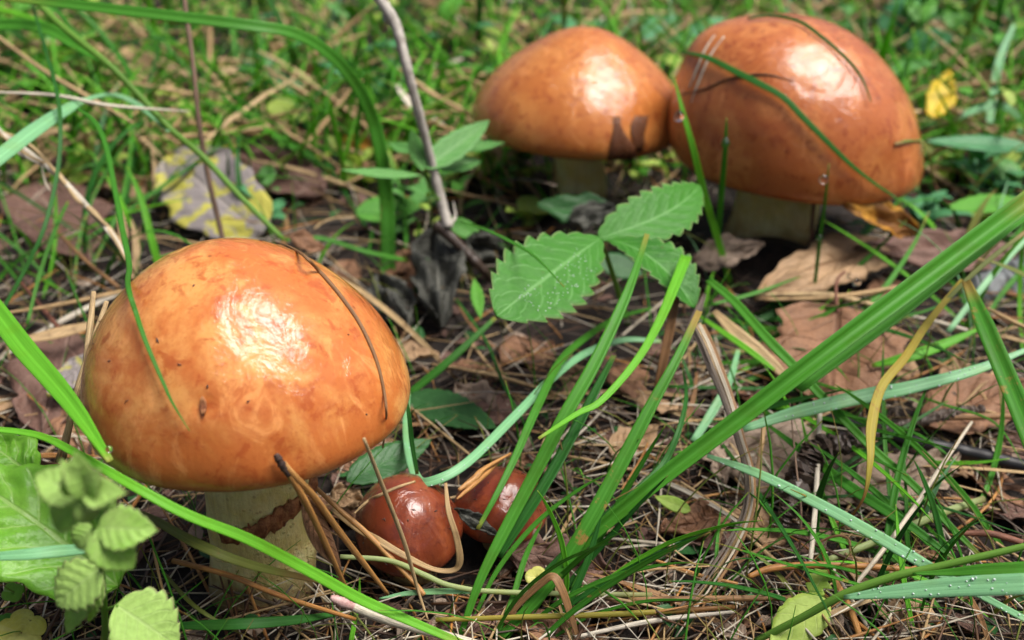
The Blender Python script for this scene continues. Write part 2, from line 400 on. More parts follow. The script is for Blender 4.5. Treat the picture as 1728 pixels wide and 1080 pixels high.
M['cap_small'] = cap_mat('cap dark red brown', (.25, .062, .020), (.17, .032, .012), (.095, .018, .010), (.05, .012, .008), wet=.02)

def stem_mat():
    k = NT('stem cream'); c = k.cm(); sp = k.n('ShaderNodeSeparateXYZ', {0: c})
    n1 = k.noise(1.2, c, 5, .6); n2 = k.noise(9, c, 4, .7)
    base = k.mix(k.ramp(n1, .35, .65), (.74, .61, .20), (.82, .73, .34))
    base = k.mix(k.math('MULTIPLY', k.ramp(n2, .58, .72), .3), base, (.35, .18, .06))
    vz = k.n('ShaderNodeTexVoronoi', {'Vector': c, 'Scale': 5.5}); dots = k.ramp(vz.outputs[0], .30, .12)
    base = k.mix(k.math('MULTIPLY', dots, k.math('MULTIPLY', k.ramp(n1, .42, .6), .55)), base, (.42, .26, .10))
    mpf = k.n('ShaderNodeMapping', {'Vector': c, 'Scale': (5, 5, .5)}); fib = k.noise(1.6, mpf.outputs[0], 5, .65)
    base = k.mix(k.math('MULTIPLY', k.ramp(fib, .45, .68), .4), base, (.52, .42, .17))
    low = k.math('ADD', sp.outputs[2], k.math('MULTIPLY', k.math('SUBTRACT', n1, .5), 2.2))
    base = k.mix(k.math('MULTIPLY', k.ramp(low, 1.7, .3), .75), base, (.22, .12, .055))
    k.put(k.bs.inputs['Base Color'], base); k.bs.inputs['Roughness'].default_value = .6
    k.bs.inputs['Subsurface Weight'].default_value = .2; k.bs.inputs['Subsurface Scale'].default_value = .003
    k.bump(k.math('ADD', k.math('ADD', n2, n1), k.math('ADD', fib, k.math('MULTIPLY', dots, .5))), .8, .08); return k.m
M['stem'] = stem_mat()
def simple(name, c1, c2, scale, rough, bumpd, spec=.5, strength=.6):
    k = NT(name); c = k.cm(); n1 = k.noise(scale, c, 6, .68)
    k.put(k.bs.inputs['Base Color'], k.mix(k.ramp(n1, .38, .62), c1, c2)); k.bs.inputs['Roughness'].default_value = rough
    k.bs.inputs['Specular IOR Level'].default_value = spec
    k.bump(n1, strength, bumpd); return k.m
M['veil'] = simple('brown veil ring', (.20, .06, .018), (.40, .17, .06), 6, .7, .08)
M['pores'] = simple('yellow pores', (.50, .42, .10), (.60, .52, .18), 9, .7, .04)
M['humus'] = simple('humus', (.006, .004, .003), (.022, .014, .010), 2.2, .75, .25, .3, .9)
M['crumb'] = simple('humus crumb', (.02, .013, .009), (.075, .048, .03), 4, .7, .06)
M['pink'] = simple('pink bud', (.42, .22, .20), (.55, .36, .33), 8, .5, .03)
M['tipdark'] = simple('needle sheath', (.02, .012, .01), (.09, .045, .03), 10, .6, .03)
def water_mat():
    k = NT('water'); k.bs.inputs['Base Color'].default_value = (1, 1, 1, 1); k.bs.inputs['Roughness'].default_value = 0
    k.bs.inputs['IOR'].default_value = 1.33; k.bs.inputs['Transmission Weight'].default_value = 1; return k.m
M['water'] = water_mat()
def dew_mat():
    k = NT('dew'); k.bs.inputs['Base Color'].default_value = (.80, .90, .86, 1); k.bs.inputs['Roughness'].default_value = .06  # pale body colour paints in the bright glint of clear drops
    k.bs.inputs['IOR'].default_value = 1.33; k.bs.inputs['Transmission Weight'].default_value = .35; return k.m
M['dew'] = dew_mat()

# ------------------------------------------------------------------ ground
def make_ground():
    xs = np.concatenate([[-6000, -2500, -900, -350, -180], np.arange(-110, 110.1, .7), [180, 350, 900, 2500, 6000]])
    ys = np.concatenate([[-6000, -2000, -600, -150, -40], np.arange(-8, 160.1, .7), [220, 380, 900, 2500, 6000]])
    X, Y = np.meshgrid(xs, ys); Z = ground(X, Y)
    g = np.random.default_rng(3)
    for k in range(14):
        a = g.uniform(0, 6.3); fr = g.uniform(.9, 3.2); Z += .05 * np.sin(fr * (X * np.cos(a) + Y * np.sin(a)) + g.uniform(0, 6.3)) * (np.abs(X) < 111) * (Y < 161)
    Z -= .12
    nx = len(xs); V = np.stack([X, Y, Z], -1).reshape(-1, 3)
    f = [(i * nx + j, i * nx + j + 1, (i + 1) * nx + j + 1, (i + 1) * nx + j) for i in range(len(ys) - 1) for j in range(nx - 1)]
    o = mk('ground', (V, f, None), M['humus']); tag(o, 'dark humus forest floor under the litter', 'ground', kind='structure')

# ------------------------------------------------------------------ mushrooms
PROF = np.array([(0, 1), (.2, .975), (.4, .90), (.6, .77), (.78, .58), (.91, .36), (.985, .14), (1, .0), (.975, -.1), (.9, -.15), (.8, -.1)])
PCONE = np.array([(0, 1), (.12, .985), (.3, .905), (.5, .765), (.7, .585), (.86, .385), (.965, .175), (1, .0), (.975, -.1), (.9, -.15), (.8, -.1)])
PFULL = np.array([(0, 1), (.2, .98), (.42, .915), (.63, .79), (.81, .60), (.93, .38), (.99, .15), (1, .0), (.975, -.1), (.9, -.15), (.8, -.1)])
PMID = np.array([(0, 1), (.16, .98), (.35, .905), (.55, .775), (.74, .59), (.89, .37), (.975, .15), (1, .0), (.975, -.1), (.9, -.15), (.8, -.1)])
def dome(base, R, H, z0, ox, sx=0, sy=0, prof=PROF, seed=0, wob=.02, tilt=None, dents=()):
    g = np.random.default_rng(seed); n = 96
    p = spline(np.c_[prof, np.zeros(len(prof))], 64)[:, :2]; p[0, 0] = 0
    a = np.linspace(0, 2 * np.pi, n, endpoint=False)
    ph = g.uniform(0, 6.3, 8)
    r = p[:, 0][:, None]; z = p[:, 1][:, None]
    wb = 1 + wob * (np.sin(2 * a + ph[0]) + .7 * np.sin(3 * a + ph[1] + 2 * z) + .35 * np.sin(7 * a + ph[2] + 4 * z) + .2 * np.sin(12 * a + ph[3])) * np.minimum(1, r * 1.6)
    X = R * r * np.cos(a) * wb + sx * z; Y = R * r * np.sin(a) * wb + sy * z; Z = H * z + 0 * a + wob * .8 * R * np.sin(4 * X / R + ph[4]) * np.sin(4 * Y / R + ph[5]) * (1 - r)
    V = np.stack([X, Y, Z], -1)
    if tilt is not None:
        ax, ang = tilt; q = np.array(Vector(ax).normalized()); c, s = math.cos(ang), math.sin(ang)
        V = V * c + np.cross(q, V) * s + q * (V @ q)[..., None] * (1 - c)
    V = V + np.array([base[0] + ox, base[1], base[2] + z0])
    top = V[0].mean(0); flat = np.vstack([top, V[1:].reshape(-1, 3)])
    f = [(0, 1 + j, 1 + (j + 1) % n) for j in range(n)]
    for i in range(62):
        for j in range(n):
            k = (j + 1) % n; f.append((1 + i * n + j, 1 + (i + 1) * n + j, 1 + (i + 1) * n + k, 1 + i * n + k))
    for (px, py, rad, dep) in dents:
        b = BVHTree.FromPolygons([tuple(q) for q in flat], f); d = nrm(ray(px, py)); h = b.ray_cast(Vector(Cc), Vector(d))
        if h[0] is None: continue
        dist = np.linalg.norm(flat - np.array(h[0]), axis=1); nn = np.array(h[1]); nn = nn if nn @ d < 0 else -nn
        flat = flat - nn * (dep * np.exp(-(dist / rad) ** 2))[:, None]
    inner = [1 + 62 * n + j for j in range(n)]
    return (flat, f, None), flat[inner]
def mushroom(label, basepx, R, H, z0, ox, sx, mat, stem_r, seed, dents=(), wob=.02, tilt=None, ring=False, drop=.9, prof=PROF):
    base = P(*basepx); root = thing('mushroom', base, label, 'mushroom')
    geo, rim = dome(base, R, H, z0, ox, sx, 0, prof, seed, wob, tilt, dents)
    mk('cap', geo, mat, root, base); reg(geo[0], geo[1])
    rd = np.random.default_rng(seed + 5); gs = []; bt = BV[-1]; cc = geo[0][0] - np.array([0, 0, H])
    for k in range(30 if R > 2 else 34):
        a_, e_ = rd.uniform(0, 6.28), rd.uniform(.05, 1.25); dr = np.array([math.cos(a_) * math.cos(e_), math.sin(a_) * math.cos(e_), math.sin(e_)])
        hit = bt.ray_cast(Vector(cc + dr * 20), Vector(-dr))
        if hit[0] is None: continue
        q = np.array(hit[0]); l_ = rd.uniform(.015, .06) * (1.6 if rd.random() < .15 else 1); t_ = nrm(np.cross(np.array(hit[1]), rd.normal(size=3)))
        gs.append(tube([q - t_ * l_, q + np.array(hit[1]) * .012, q + t_ * l_], [.006, rd.uniform(.010, .024), .006], 5, 5))
    d = mk('debris', join(gs), M['tipdark'], root, base); d['kind'] = 'stuff'
    n = len(rim); cen = rim.mean(0)
    rings = [rim, cen + (rim - cen) * .99 + np.array([0, 0, .10 * R]), cen + (rim - cen) * .55 + np.array([0, 0, .13 * R]), cen + (rim - cen) * .25 + np.array([0, 0, .12 * R])]
    V = np.vstack(rings); f = [(i * n + j, i * n + (j + 1) % n, (i + 1) * n + (j + 1) % n, (i + 1) * n + j) for i in range(3) for j in range(n)]
    f.append(tuple(3 * n + j for j in range(n)))
    mk('tube_layer', (V, f, None), M['pores'], root, base)
    top = cen + np.array([0, 0, .15 * R]); bot = base - np.array([0, 0, drop])
    m1 = bot + (top - bot) * .35 + np.array([.05 * R, 0, 0]); m2 = bot + (top - bot) * .7
    rs = stem_r * np.array([.85, 1.02, 1.0, 1.02, .96, .93, 1.0, 1.12])
    g = tube([bot, m1, m2, top], list(rs), n=36, ns=44)
    g0 = np.array(g[0]); rg = np.random.default_rng(seed); g0 += .02 * stem_r * np.sin(g0 * 5.1 + rg.uniform(0, 6, 3))[:, [1, 2, 0]]
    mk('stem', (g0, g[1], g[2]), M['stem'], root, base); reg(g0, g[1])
    return root, bot, top
# front cap
fr, fb, ft = mushroom('large glossy orange mushroom with pale ringed stem, a long green blade lying on its cap', (430, 985), 3.60, 3.54, 5.86, .63, -.35, M['cap_front'], 1.32, 11,
    dents=((345, 682, .16, .10), (560, 600, .22, .07), (585, 612, .13, .07), (480, 770, .3, .06), (320, 462, .25, .03), (425, 560, .5, .04), (640, 640, .9, -.05), (250, 560, .8, -.05)), wob=.012, ring=True, prof=PMID)
def veil_ring():
    # brown ragged belt that climbs round the stem from lower left to upper right
    axis = nrm(ft - fb); base = P(430, 985)
    V, n, m = [], 120, 8
    cen = on(470, 895, 0); h = (cen - fb) @ axis
    g = np.random.default_rng(5)
    for i in range(n):
        a = 2 * np.pi * i / n
        q = fb + axis * (h + .42 * math.cos(a - .1)) + np.array([1.31 * math.cos(a), 1.31 * math.sin(a), 0])
        out = np.array([math.cos(a), math.sin(a), 0])
        wd = .26 + .05 * math.sin(5 * a) + g.uniform(-.03, .03); th = .11 + .03 * math.sin(9 * a) + g.uniform(-.03, .03)
        da = abs((a + .55 + math.pi) % (2 * math.pi) - math.pi); fade = min(1, max(0, (1.75 - da) / .6)); wd *= .25 + .75 * fade
        q = q - out * .16 * (1 - fade); th *= .3 + .7 * fade
        for j in range(m):
            b = 2 * np.pi * j / m
            V.append(q + axis * wd * math.sin(b) + out * (th * math.cos(b) + .02) + g.uniform(-.045, .045, 3) * (.4 + fade))
    f = [(i * m + j, ((i + 1) % n) * m + j, ((i + 1) % n) * m + (j + 1) % m, i * m + (j + 1) % m) for i in range(n) for j in range(m)]
    o = mk('veil_ring', (np.array(V), f, None), M['veil'], fr, base); o['label'] = 'ragged brown ring round the pale stem'
veil_ring()
mushroom('russet mushroom with the widest cap, crossed by a long drooping blade of grass', (1275, 410), 5.22, 5.29, 4.35, 1.07, -1.0, M['cap_right'], 1.75, 23,
    dents=((1500, 300, 1.2, .15), (1240, 320, 1.2, .08), (1190, 70, 1.6, -.35), (1400, 120, 1.5, .1)), wob=.014, prof=PFULL, tilt=((0, 1, 0), .05))
mushroom('orange brown mushroom with a dark wet leaf scrap stuck to its cap edge', (975, 365), 4.79, 3.95, 4.74, -.13, .1, M['cap_left'], 1.1, 31,
    dents=((1100, 200, .5, .1), (900, 240, 1.2, .08), (1120, 150, .8, .08)), wob=.012, prof=PCONE, tilt=((0, 1, 0), .06))
mushroom('small dark red brown button mushroom wrapped by a folded dry straw', (690, 945), 1.45, 1.52, 1.0, .04, -.1, M['cap_small'], .8, 43, wob=.03, tilt=((1, .4, 0), .12), dents=((715, 905, .3, .05), (765, 870, .35, .12)), drop=.3)
mushroom('small dark red brown button mushroom half behind green blades, against a dead leaf', (850, 905), 1.32, 1.12, .90, -.08, 0, M['cap_small'], .7, 47, wob=.03, dents=((860, 830, .2, .06), (880, 850, .15, .05), (840, 900, .4, .08)), drop=.3)
MOUNDS += [(3.0, 41.0, 2.3, 2.0), (6.6, 39.6, 1.3, 1.8), (-0.6, 42.5, .9, 2.0), (14.5, 41.5, .8, 2.2), (10.6, 37.8, 1.25, 2.3), (-6.3, 17.5, .95, 1.7)]
make_ground()
# ------------------------------------------------------------------ traced plants and litter
def wid_px(pts, wpx):
    d = [depth(p) for p in pts]; return [w_ * q / FPX for w_, q in zip(np.interp(np.linspace(0, 1, len(pts)), np.linspace(0, 1, len(wpx)), wpx), d)]
NAMES = {'b': ('grass_leaf', 'grass leaf'), 's': ('straw', 'straw'), 'n': ('pine_needle', 'pine needle'), 't': ('twig', 'twig'), 'g': ('grass_stalk', 'grass stalk')}
DEW = []
def B(mat, wpx, label, pts, fold=.2, roll=0., twist=0., up=.5, kind='b', wave=0., parent=None, name=None, off=.06, dew=0, group=None, origin=None):
    """grass leaf traced from base to tip"""
    p = [pt(q, off) for q in pts]; prof = wpx if isinstance(wpx, (list, tuple)) else [wpx * .8, wpx, wpx, wpx * .75, wpx * .1]
    n = max(18, 5 * len(p)); sp = spline(p, n); ws = [.88 * q for q in wid_px(sp, prof)]
    g = blade(p, ws, fold, roll, twist, ns=n, up=up, wave=wave)
    o0 = p[0] if origin is None else origin
    o = mk(name or NAMES[kind][0], g, M[mat], parent, o0)
    if parent is None: tag(o, label, NAMES[kind][1], group)
    elif label: o['label'] = label
    if dew:
        r = np.random.default_rng(dew); gs = []
        G = np.asarray(g[0])[: n * 5].reshape(n, 5, 3)
        for _ in range(dew):
            i = r.integers(1, n - 2); j = r.integers(0, 4); a, b_ = r.uniform(0, 1, 2)
            q = (G[i, j] * (1 - a) + G[i + 1, j] * a) * (1 - b_) + (G[i, j + 1] * (1 - a) + G[i + 1, j + 1] * a) * b_
            gs.append(ball(q + nrm(Cc - q) * .01, r.uniform(.009, .026) * (1 if r.random() < .85 else 1.5), 8, 5, .8))
        d = mk('dew', join(gs)[:3], M['dew'], o if parent is None else o, o0 if parent is None else origin)
        d['kind'] = 'stuff'
    return o
def ball(c, r, n=10, m=7, squash=1.0):
    V = [np.array([0, 0, r * squash])]
    for i in range(1, m):
        t = math.pi * i / m
        for j in range(n): V.append(np.array([r * math.sin(t) * math.cos(2 * math.pi * j / n), r * math.sin(t) * math.sin(2 * math.pi * j / n), r * squash * math.cos(t)]))
    V.append(np.array([0, 0, -r * squash])); f = [(0, 1 + j, 1 + (j + 1) % n) for j in range(n)]
    for i in range(m - 2):
        for j in range(n): f.append((1 + i * n + j, 1 + (i + 1) * n + j, 1 + (i + 1) * n + (j + 1) % n, 1 + i * n + (j + 1) % n))
    l = 1 + (m - 2) * n; f += [(l + j, len(V) - 1, l + (j + 1) % n) for j in range(n)]
    return np.array(V) + c, f, np.zeros((len(V), 2))
def T(mat, wpx, label, pts, kind='s', lump=0., n=7, flat=.75, off=.06, parent=None, name=None, origin=None, taper=True, seed=1, cat=None, ns=None):
    """straw, needle or twig traced along its length"""
    p = [pt(q, off) for q in pts]; ns = ns or max(12, 6 * len(p))
    prof = wpx if isinstance(wpx, (list, tuple)) else ([wpx * .7, wpx, wpx, wpx * .9, wpx * .35] if taper else [wpx, wpx])
    ws = [q / 2 for q in wid_px(spline(p, ns), prof)]
    g = tube(p, ws, n, ns, flat, lump, seed); o0 = p[0] if origin is None else origin
    o = mk(name or NAMES[kind][0], g, M[mat], parent, o0, smooth=lump < .2)
    if parent is None: tag(o, label, cat or NAMES[kind][1])
    elif label: o['label'] = label
    return o
def L(mat, base, tip, wpx, label, kind='ovate', a=.6, roll=0., cat='leaf', name='leaf', parent=None, origin=None, **kw):
    b, t_ = pt(base), pt(tip); mid = (b + t_) / 2
    N = facing(mid, a); ax = nrm(t_ - b)
    if roll: N = N * math.cos(roll) + np.cross(ax, N) * math.sin(roll)
    g = leaf(b, t_, px2cm(wpx, mid), N, kind, **kw); o0 = b if origin is None else origin
    o = mk(name, g, M[mat], parent, o0)
    if parent is None: tag(o, label, cat)
    elif label: o['label'] = label
    return o

# --- grass in front of and beside the mushrooms
B('grass', [14, 24, 32, 36, 38, 38], 'broad folded deep green blade, the widest one sweeping across the whole foreground', [(850, 1078, .1), (960, 940, 1.2), (1100, 820, 2.8), (1250, 705, 4.2), (1400, 590, 5.6), (1580, 455, 7), (1760, 320, 8)], fold=.95, roll=-.15)
B('grass_rust', [20, 22, 24, 20, 10, 3], 'green blade with a rusty brown streak beside the broad folded blade', [(1090, 832, 2.4), (1180, 752, 3.4), (1262, 690, 4.3), (1330, 628, 4.8), (1356, 604, 5.0)], fold=.3)
B('grass_dark', [16, 18, 16, 12, 8, 3], 'dark green blade bending up out of the grass clump, arching over the litter', [(880, 1010, .6), (985, 905, 1.6), (1078, 826, 2.3), (1120, 782, 2.5), (1146, 725, 3), (1158, 668, 3.2), (1152, 620, 3.1)], fold=.3)
B('grass_rust', [14, 26, 30, 26, 18, 12], 'upright green blade with a rust stain halfway, leaning over the brown dead blade', [(838, 1082, .1), (922, 992, 1.2), (985, 897, 2.3), (1049, 781, 3.4), (1100, 683, 4.3), (1145, 600, 5), (1180, 525, 5.4)], fold=.25)
B('grass', [10, 22, 26, 26, 20, 9], 'long green blade with a yellow tip rising in front of the strawberry leaf', [(776, 1075, .2), (812, 975, 1.3), (862, 876, 2.2), (912, 781, 3.1), (954, 700, 3.9), (1000, 620, 4.6), (1041, 535, 5.3), (1068, 470, 5.8), (1092, 395, 6.3)], fold=.25)
B('grass_dark', [12, 24, 24, 18, 10], 'green blade running parallel behind the long yellow tipped one', [(842, 940, 1.2), (880, 880, 1.8), (925, 808, 2.4), (975, 718, 3.0), (1010, 650, 3.4), (1036, 600, 3.6)], fold=.3, roll=.3)
B('grass_bright', [22, 20, 16, 14, 12, 6], 'light green blade with a blunt tip curving down over the dry litter', [(1158, 432, 5.2), (1138, 483, 5.1), (1111, 546, 4.8), (1074, 609, 4.5), (1015, 676, 4.2), (974, 698, 4.2), (909, 740, 4.3)], fold=.15)
B('grass_pale', [10, 16, 18, 19, 18, 16, 14, 8], 'blade with dew, sharply bent like a hook above the small mushrooms', [(688, 660, 1.2), (686, 700, 1.6), (689, 755, 1.9), (703, 805, 2.2), (729, 812, 2.4), (788, 781, 2.5), (871, 700, 2.4), (930, 640, 2.2), (985, 598, 2.0), (1050, 574, 1.8), (1115, 576, 1.6)], fold=.12, dew=26)
B('grass', [5, 12, 16, 17, 13, 8], 'green blade dipping over the rear small mushroom with its tip on the cap', [(1100, 520, 1.4), (1041, 537, 1.8), (985, 572, 2.2), (944, 612, 2.6), (905, 690, 2.7), (870, 770, 2.5), (838, 834, 2.2), (806, 893, 1.7)], fold=.15)
B('grass', [14, 16, 14, 8], 'straight green blade slanting from behind the front mushroom up to the strawberry leaf', [(690, 665, .8), (760, 607, 1.5), (836, 536, 2.2)], fold=.2)
B('grass', [4, 10, 12, 10, 3], 'short narrow green blade in front of the cleft yellow leaf', [(838, 1080, .1), (866, 1006, .7), (887, 939, 1.2), (915, 880, 1.8)])
B('grass_dark', 6, 'thin dark green stem crossing the litter under the strawberry leaf', [(770, 505, 1.2), (820, 575, 1.3), (850, 650, 1.3), (880, 705, 1.2), (905, 765, .9)], fold=.1)
B('grass_pale', [8, 18, 22, 24, 24, 20, 14, 12], 'pale blue green dewy blade slanting down over the dead leaves', [(1193, 769, 2.6), (1285, 802, 2.6), (1396, 858, 2.6), (1489, 910, 2.5), (1563, 954, 2.4), (1637, 995, 2.3), (1740, 1050, 2.2)], fold=.1, dew=30)
B('grass_pale', [14, 26, 30, 26, 20, 8], 'pale dewy blade rising towards the notched blade, its underside blue green', [(1254, 724, 2.4), (1350, 694, 2.8), (1476, 665, 3.2), (1535, 654, 3.4), (1647, 624, 3.8), (1745, 585, 4.2)], fold=.1, dew=44)
B('grass_rust', [40, 40, 38, 34, 16], 'stiff green blade with a broken notched tip and brown edge', [(1760, 790, 4.2), (1730, 712, 4.6), (1700, 640, 5), (1663, 552, 5.6), (1630, 474, 6)], fold=.4)
B('grass', [14, 18, 20, 18, 16, 16, 14, 8], 'long green blade curving from the dry grass tuft down over the litter', [(1195, 472, 4), (1239, 509, 3.8), (1295, 572, 3.5), (1335, 613, 3.2), (1387, 669, 2.8), (1461, 746, 2.2), (1544, 821, 1.7), (1600, 884, 1.3), (1656, 940, .9)], fold=.3)
B('grass', [6, 16, 22, 22, 16, 6], 'deep green blade below the long curving one, pointed at both ends', [(1296, 717, 1.2), (1359, 765, 1.4), (1433, 821, 1.5), (1507, 869, 1.5), (1560, 905, 1.4), (1615, 947, 1.2)], fold=.25)
B('grass_yellow', [8, 14, 16, 18, 22, 14, 5, 4], 'olive yellow withering blade hanging limply across the pale dewy blade', [(1624, 472, 5), (1565, 546, 4.7), (1528, 602, 4.5), (1487, 654, 4.2), (1470, 720, 3.8), (1468, 780, 3.4), (1456, 843, 2.6), (1419, 891, 1.6)], twist=.8)
gr = thing('grass_plant', P(1278, 1075, .3), 'green grass stem with a broad dewy leaf splitting off beside the orange stick', 'grass plant')
o0 = P(1278, 1075, .3)
T('stem_green', [12, 15, 14, 12], None, [(1270, 1085, .3), (1359, 1039, 1.3), (1426, 1002, 2), (1507, 973, 2.5), (1574, 958, 2.8), (1656, 939, 3.2), (1745, 918, 3.6)], parent=gr, name='stem', origin=o0, taper=False)
B('grass_pale', [8, 22, 34, 40, 42], None, [(1424, 1008, 2.1), (1507, 999, 2.5), (1619, 990, 3), (1745, 985, 3.5)], parent=gr, name='leaf_blade', origin=o0, fold=.1, dew=26)
B('grass', [4, 14, 24, 30], None, [(1540, 968, 2.7), (1600, 966, 2.9), (1660, 962, 3.2), (1745, 960, 3.5)], parent=gr, name='leaf_blade', origin=o0, fold=.2)
B('grass_bright', [6, 16, 22, 20, 8], 'short bright green blade lying above the pale dewy blade', [(1650, 556, 2.2), (1600, 578, 2), (1535, 602, 1.9), (1471, 617, 1.6)])
B('grass', 5, 'hair thin green blade hooking down at the end of the black root', [(1560, 672, 1.5), (1596, 684, 1.6), (1678, 713, 1.6), (1728, 785, 1.2)], fold=.05)
B('grass_dark', 7, 'thin dark blade running level under the limp olive blade', [(1389, 839, 1), (1470, 837, 1.1), (1581, 854, 1.2), (1740, 906, 1.3)], fold=.1)
B('grass_dark', [4, 8, 9, 7, 3], 'thin dark blade slanting over the twisted rotten bark', [(1374, 828, .8), (1433, 780, 1.2), (1522, 724, 1.6), (1600, 676, 2)], fold=.1)
B('grass', 6, 'thin green blade drooping over the black root', [(1415, 698, 1.5), (1526, 724, 1.7), (1581, 754, 1.6), (1626, 791, 1.2)], fold=.1)
B('grass', 9, 'slender upright blade standing before the black root', [(1552, 960, .2), (1533, 924, .6), (1530, 865, 1.2), (1526, 754, 2.2)], fold=.2)
B('grass_bright', [10, 13, 14, 12, 9, 2], 'upright pointed blade with a dewdrop standing against the russet cap', [(1232, 478, .3), (1216, 420, 1.8), (1189, 331, 4.3), (1169, 249, 6.3), (1154, 194, 7.4), (1136, 126, 8.6)], fold=.3)
B('grass', [8, 11, 11, 9, 2], 'shorter upright blade with a dewdrop before the russet cap', [(1206, 450, .3), (1212, 389, 2.3), (1217, 331, 4.3), (1224, 249, 6.5), (1226, 198, 7.6)], fold=.3)
B('grass', [5, 7, 7, 5, 2], 'thin blade carrying a hanging clear drop before the russet cap', [(1370, 530, .2), (1383, 408, 3.1), (1391, 350, 4.7), (1399, 276, 6.3)], fold=.2)
B('grass', [4, 8, 8, 5, 2], 'thin green blade curving left beside the tan dead leaf', [(1200, 514, 1.6), (1276, 494, 1.8), (1350, 467, 2)], fold=.15)
B('grass_bright', [6, 12, 12, 6], 'short bright blade crossing the frayed dry tuft', [(1180, 533, 2.2), (1258, 587, 2), (1308, 625, 1.7)])
B('grass_dark', 8, 'level thin green blade lying across the reddish veined leaf tip', [(1128, 652, .7), (1313, 657, .8), (1461, 661, .9), (1520, 656, .9)], fold=.1)
B('grass_pale', [14, 18, 14, 8], 'pale blade standing up behind the dry tuft', [(1170, 745, .4), (1205, 690, 1), (1232, 640, 1.5), (1246, 590, 1.9)])
B('grass', [30, 34, 26, 10], 'dark blade lying parallel beneath the broad folded blade tip', [(1345, 655, 4), (1500, 540, 5.3), (1640, 432, 6.4), (1760, 345, 7)], fold=.3, roll=.3)
B('grass_olive', [8, 10, 8], 'narrow olive blade fraying off beneath the broad blade', [(1560, 545, 4.5), (1650, 455, 5.3), (1745, 380, 6)], fold=.1)
B('grass_pale', [10, 12, 8], 'slim pale blade rising behind the notched blade', [(1600, 560, 1.5), (1670, 470, 2.6), (1740, 395, 3.5)])
# --- left side
gr = thing('grass_plant', P(478, 402, 3.2), 'long green grass stem slanting down to the top of the orange cap', 'grass plant'); o0 = P(478, 402, 3.2)
T('stem_green', [9, 11, 12, 12, 12], None, [(478, 404, 3.2), (407, 333, 4.4), (341, 263, 5.6), (289, 219, 6.6), (230, 156, 7.8), (181, 107, 8.8), (100, 40, 10), (40, -20, 11)], parent=gr, name='stem', origin=o0, taper=False)
B('grass', [10, 20, 26, 24, 18], None, [(186, 110, 8.7), (130, 78, 9.1), (74, 48, 9.5), (0, 42, 9.5), (-60, 60, 9.3)], parent=gr, name='leaf_blade', origin=o0, fold=.4)
B('grass_bright', [8, 12, 12], None, [(80, 42, 9.5), (40, 26, 9.7), (-30, 8, 10)], parent=gr, name='leaf_blade', origin=o0)
B('grass_pale', [6, 12, 8, 10, 24, 30, 30], None, [(285, 222, 6.6), (237, 180, 7.1), (193, 160, 7.6), (148, 167, 7.9), (111, 185, 8.1), (55, 222, 8.2), (-20, 280, 8)], parent=gr, name='leaf_blade', origin=o0, fold=.1)
B('grass', [7, 9, 10, 11, 10, 9, 8, 6, 2], 'long slender blade whose tip lies on the front of the orange cap', [(130, 183, 8.2), (159, 204, 8), (178, 244, 7.7), (193, 315, 7.2), (207, 389, 6.9), (218, 445, 7.1), (228, 490, 'c'), (242, 538, 'c'), (255, 578, 'c'), (271, 617, 'c'), (286, 650, 'c'), (300, 680, 'c'), (327, 724, 'c')], off=.2, fold=.05)
B('grass_bright', [12, 14, 13, 10, 2], 'short upright pointed blade behind the orange cap shoulder', [(272, 465, 1), (255, 400, 2.4), (237, 333, 3.6), (215, 281, 4.5)], fold=.3)
B('grass_dark', [7, 8, 8, 8, 7, 5], 'thin dark blade crossing the pale bent leaf near the rope of straw', [(0, 530, 4), (42, 455, 5), (75, 383, 6), (96, 296, 7), (102, 222, 8), (96, 156, 8.8), (74, 74, 9.7), (48, -15, 10.6)], fold=.2)
B('grass', [5, 8, 8, 4], 'slim green blade beside the thin dark one over the reddish straw', [(46, 547, 2), (67, 463, 3), (96, 380, 4), (115, 340, 4.4)])
B('grass', 8, 'thin green stem meeting the long slanting grass stem', [(60, -15, 9.8), (90, 12, 9.6), (122, 48, 9.2), (162, 90, 8.8)], fold=.1, kind='g')
B('grass_bright', [34, 40, 42, 38, 30, 12], 'broad bright blade with a brown spot pressed against the cap edge', [(-40, 480, 7), (0, 535, 6.9), (42, 590, 6.8), (96, 652, 6.7), (137, 705, 6.5), (186, 778, 6.2)], fold=.35)
B('grass_bright', [10, 14, 18, 20, 22, 22, 20, 14], 'long bright green blade crossing in front of the pale mushroom stem', [(-30, 722, 6.2), (62, 734, 6), (125, 763, 5.9), (225, 820, 5.5), (317, 869, 4.8), (422, 911, 4), (528, 967, 3.1), (606, 1010, 2.4), (676, 1041, 1.9), (790, 1090, 1.2)], fold=.25)
B('grass_olive', [8, 16, 20, 18, 8], 'olive withered blade slumped across the base of the pale stem', [(230, 862, 2.6), (264, 879, 3), (334, 918, 3), (422, 953, 2.6), (560, 985, 1.7)], fold=.2)
B('grass_dark', [10, 20, 22, 18, 6], 'dark green blade lying flat below the pale stem', [(280, 1056, 1), (350, 1055, 1.1), (422, 1052, 1.2), (500, 1046, 1.1), (580, 1034, .9)])
B('grass_olive', 8, 'narrow olive blade on the ground beside the mint leaf', [(275, 966, 1.5), (334, 1027, 1.2), (430, 1082, .8)], fold=.1)
B('grass', [26, 28, 26, 26, 24, 24, 22, 20], 'wide blurred blade arching high over the back and down behind the orange cap', [(655, 470, .2), (655, 400, 1.6), (652, 333, 3), (644, 267, 4.6), (630, 205, 6), (604, 148, 7.4), (560, 95, 8.7), (500, 58, 9.7), (426, 44, 10.2), (296, 28, 10.6), (148, 11, 11), (-20, -10, 11.4)], fold=.3)
B('grass', [5, 9, 10, 8], 'green blade bending over behind the orange cap top towards the twig', [(480, 405, 3), (540, 402, 2.8), (620, 425, 2.2), (690, 440, 1.5)], fold=.2)
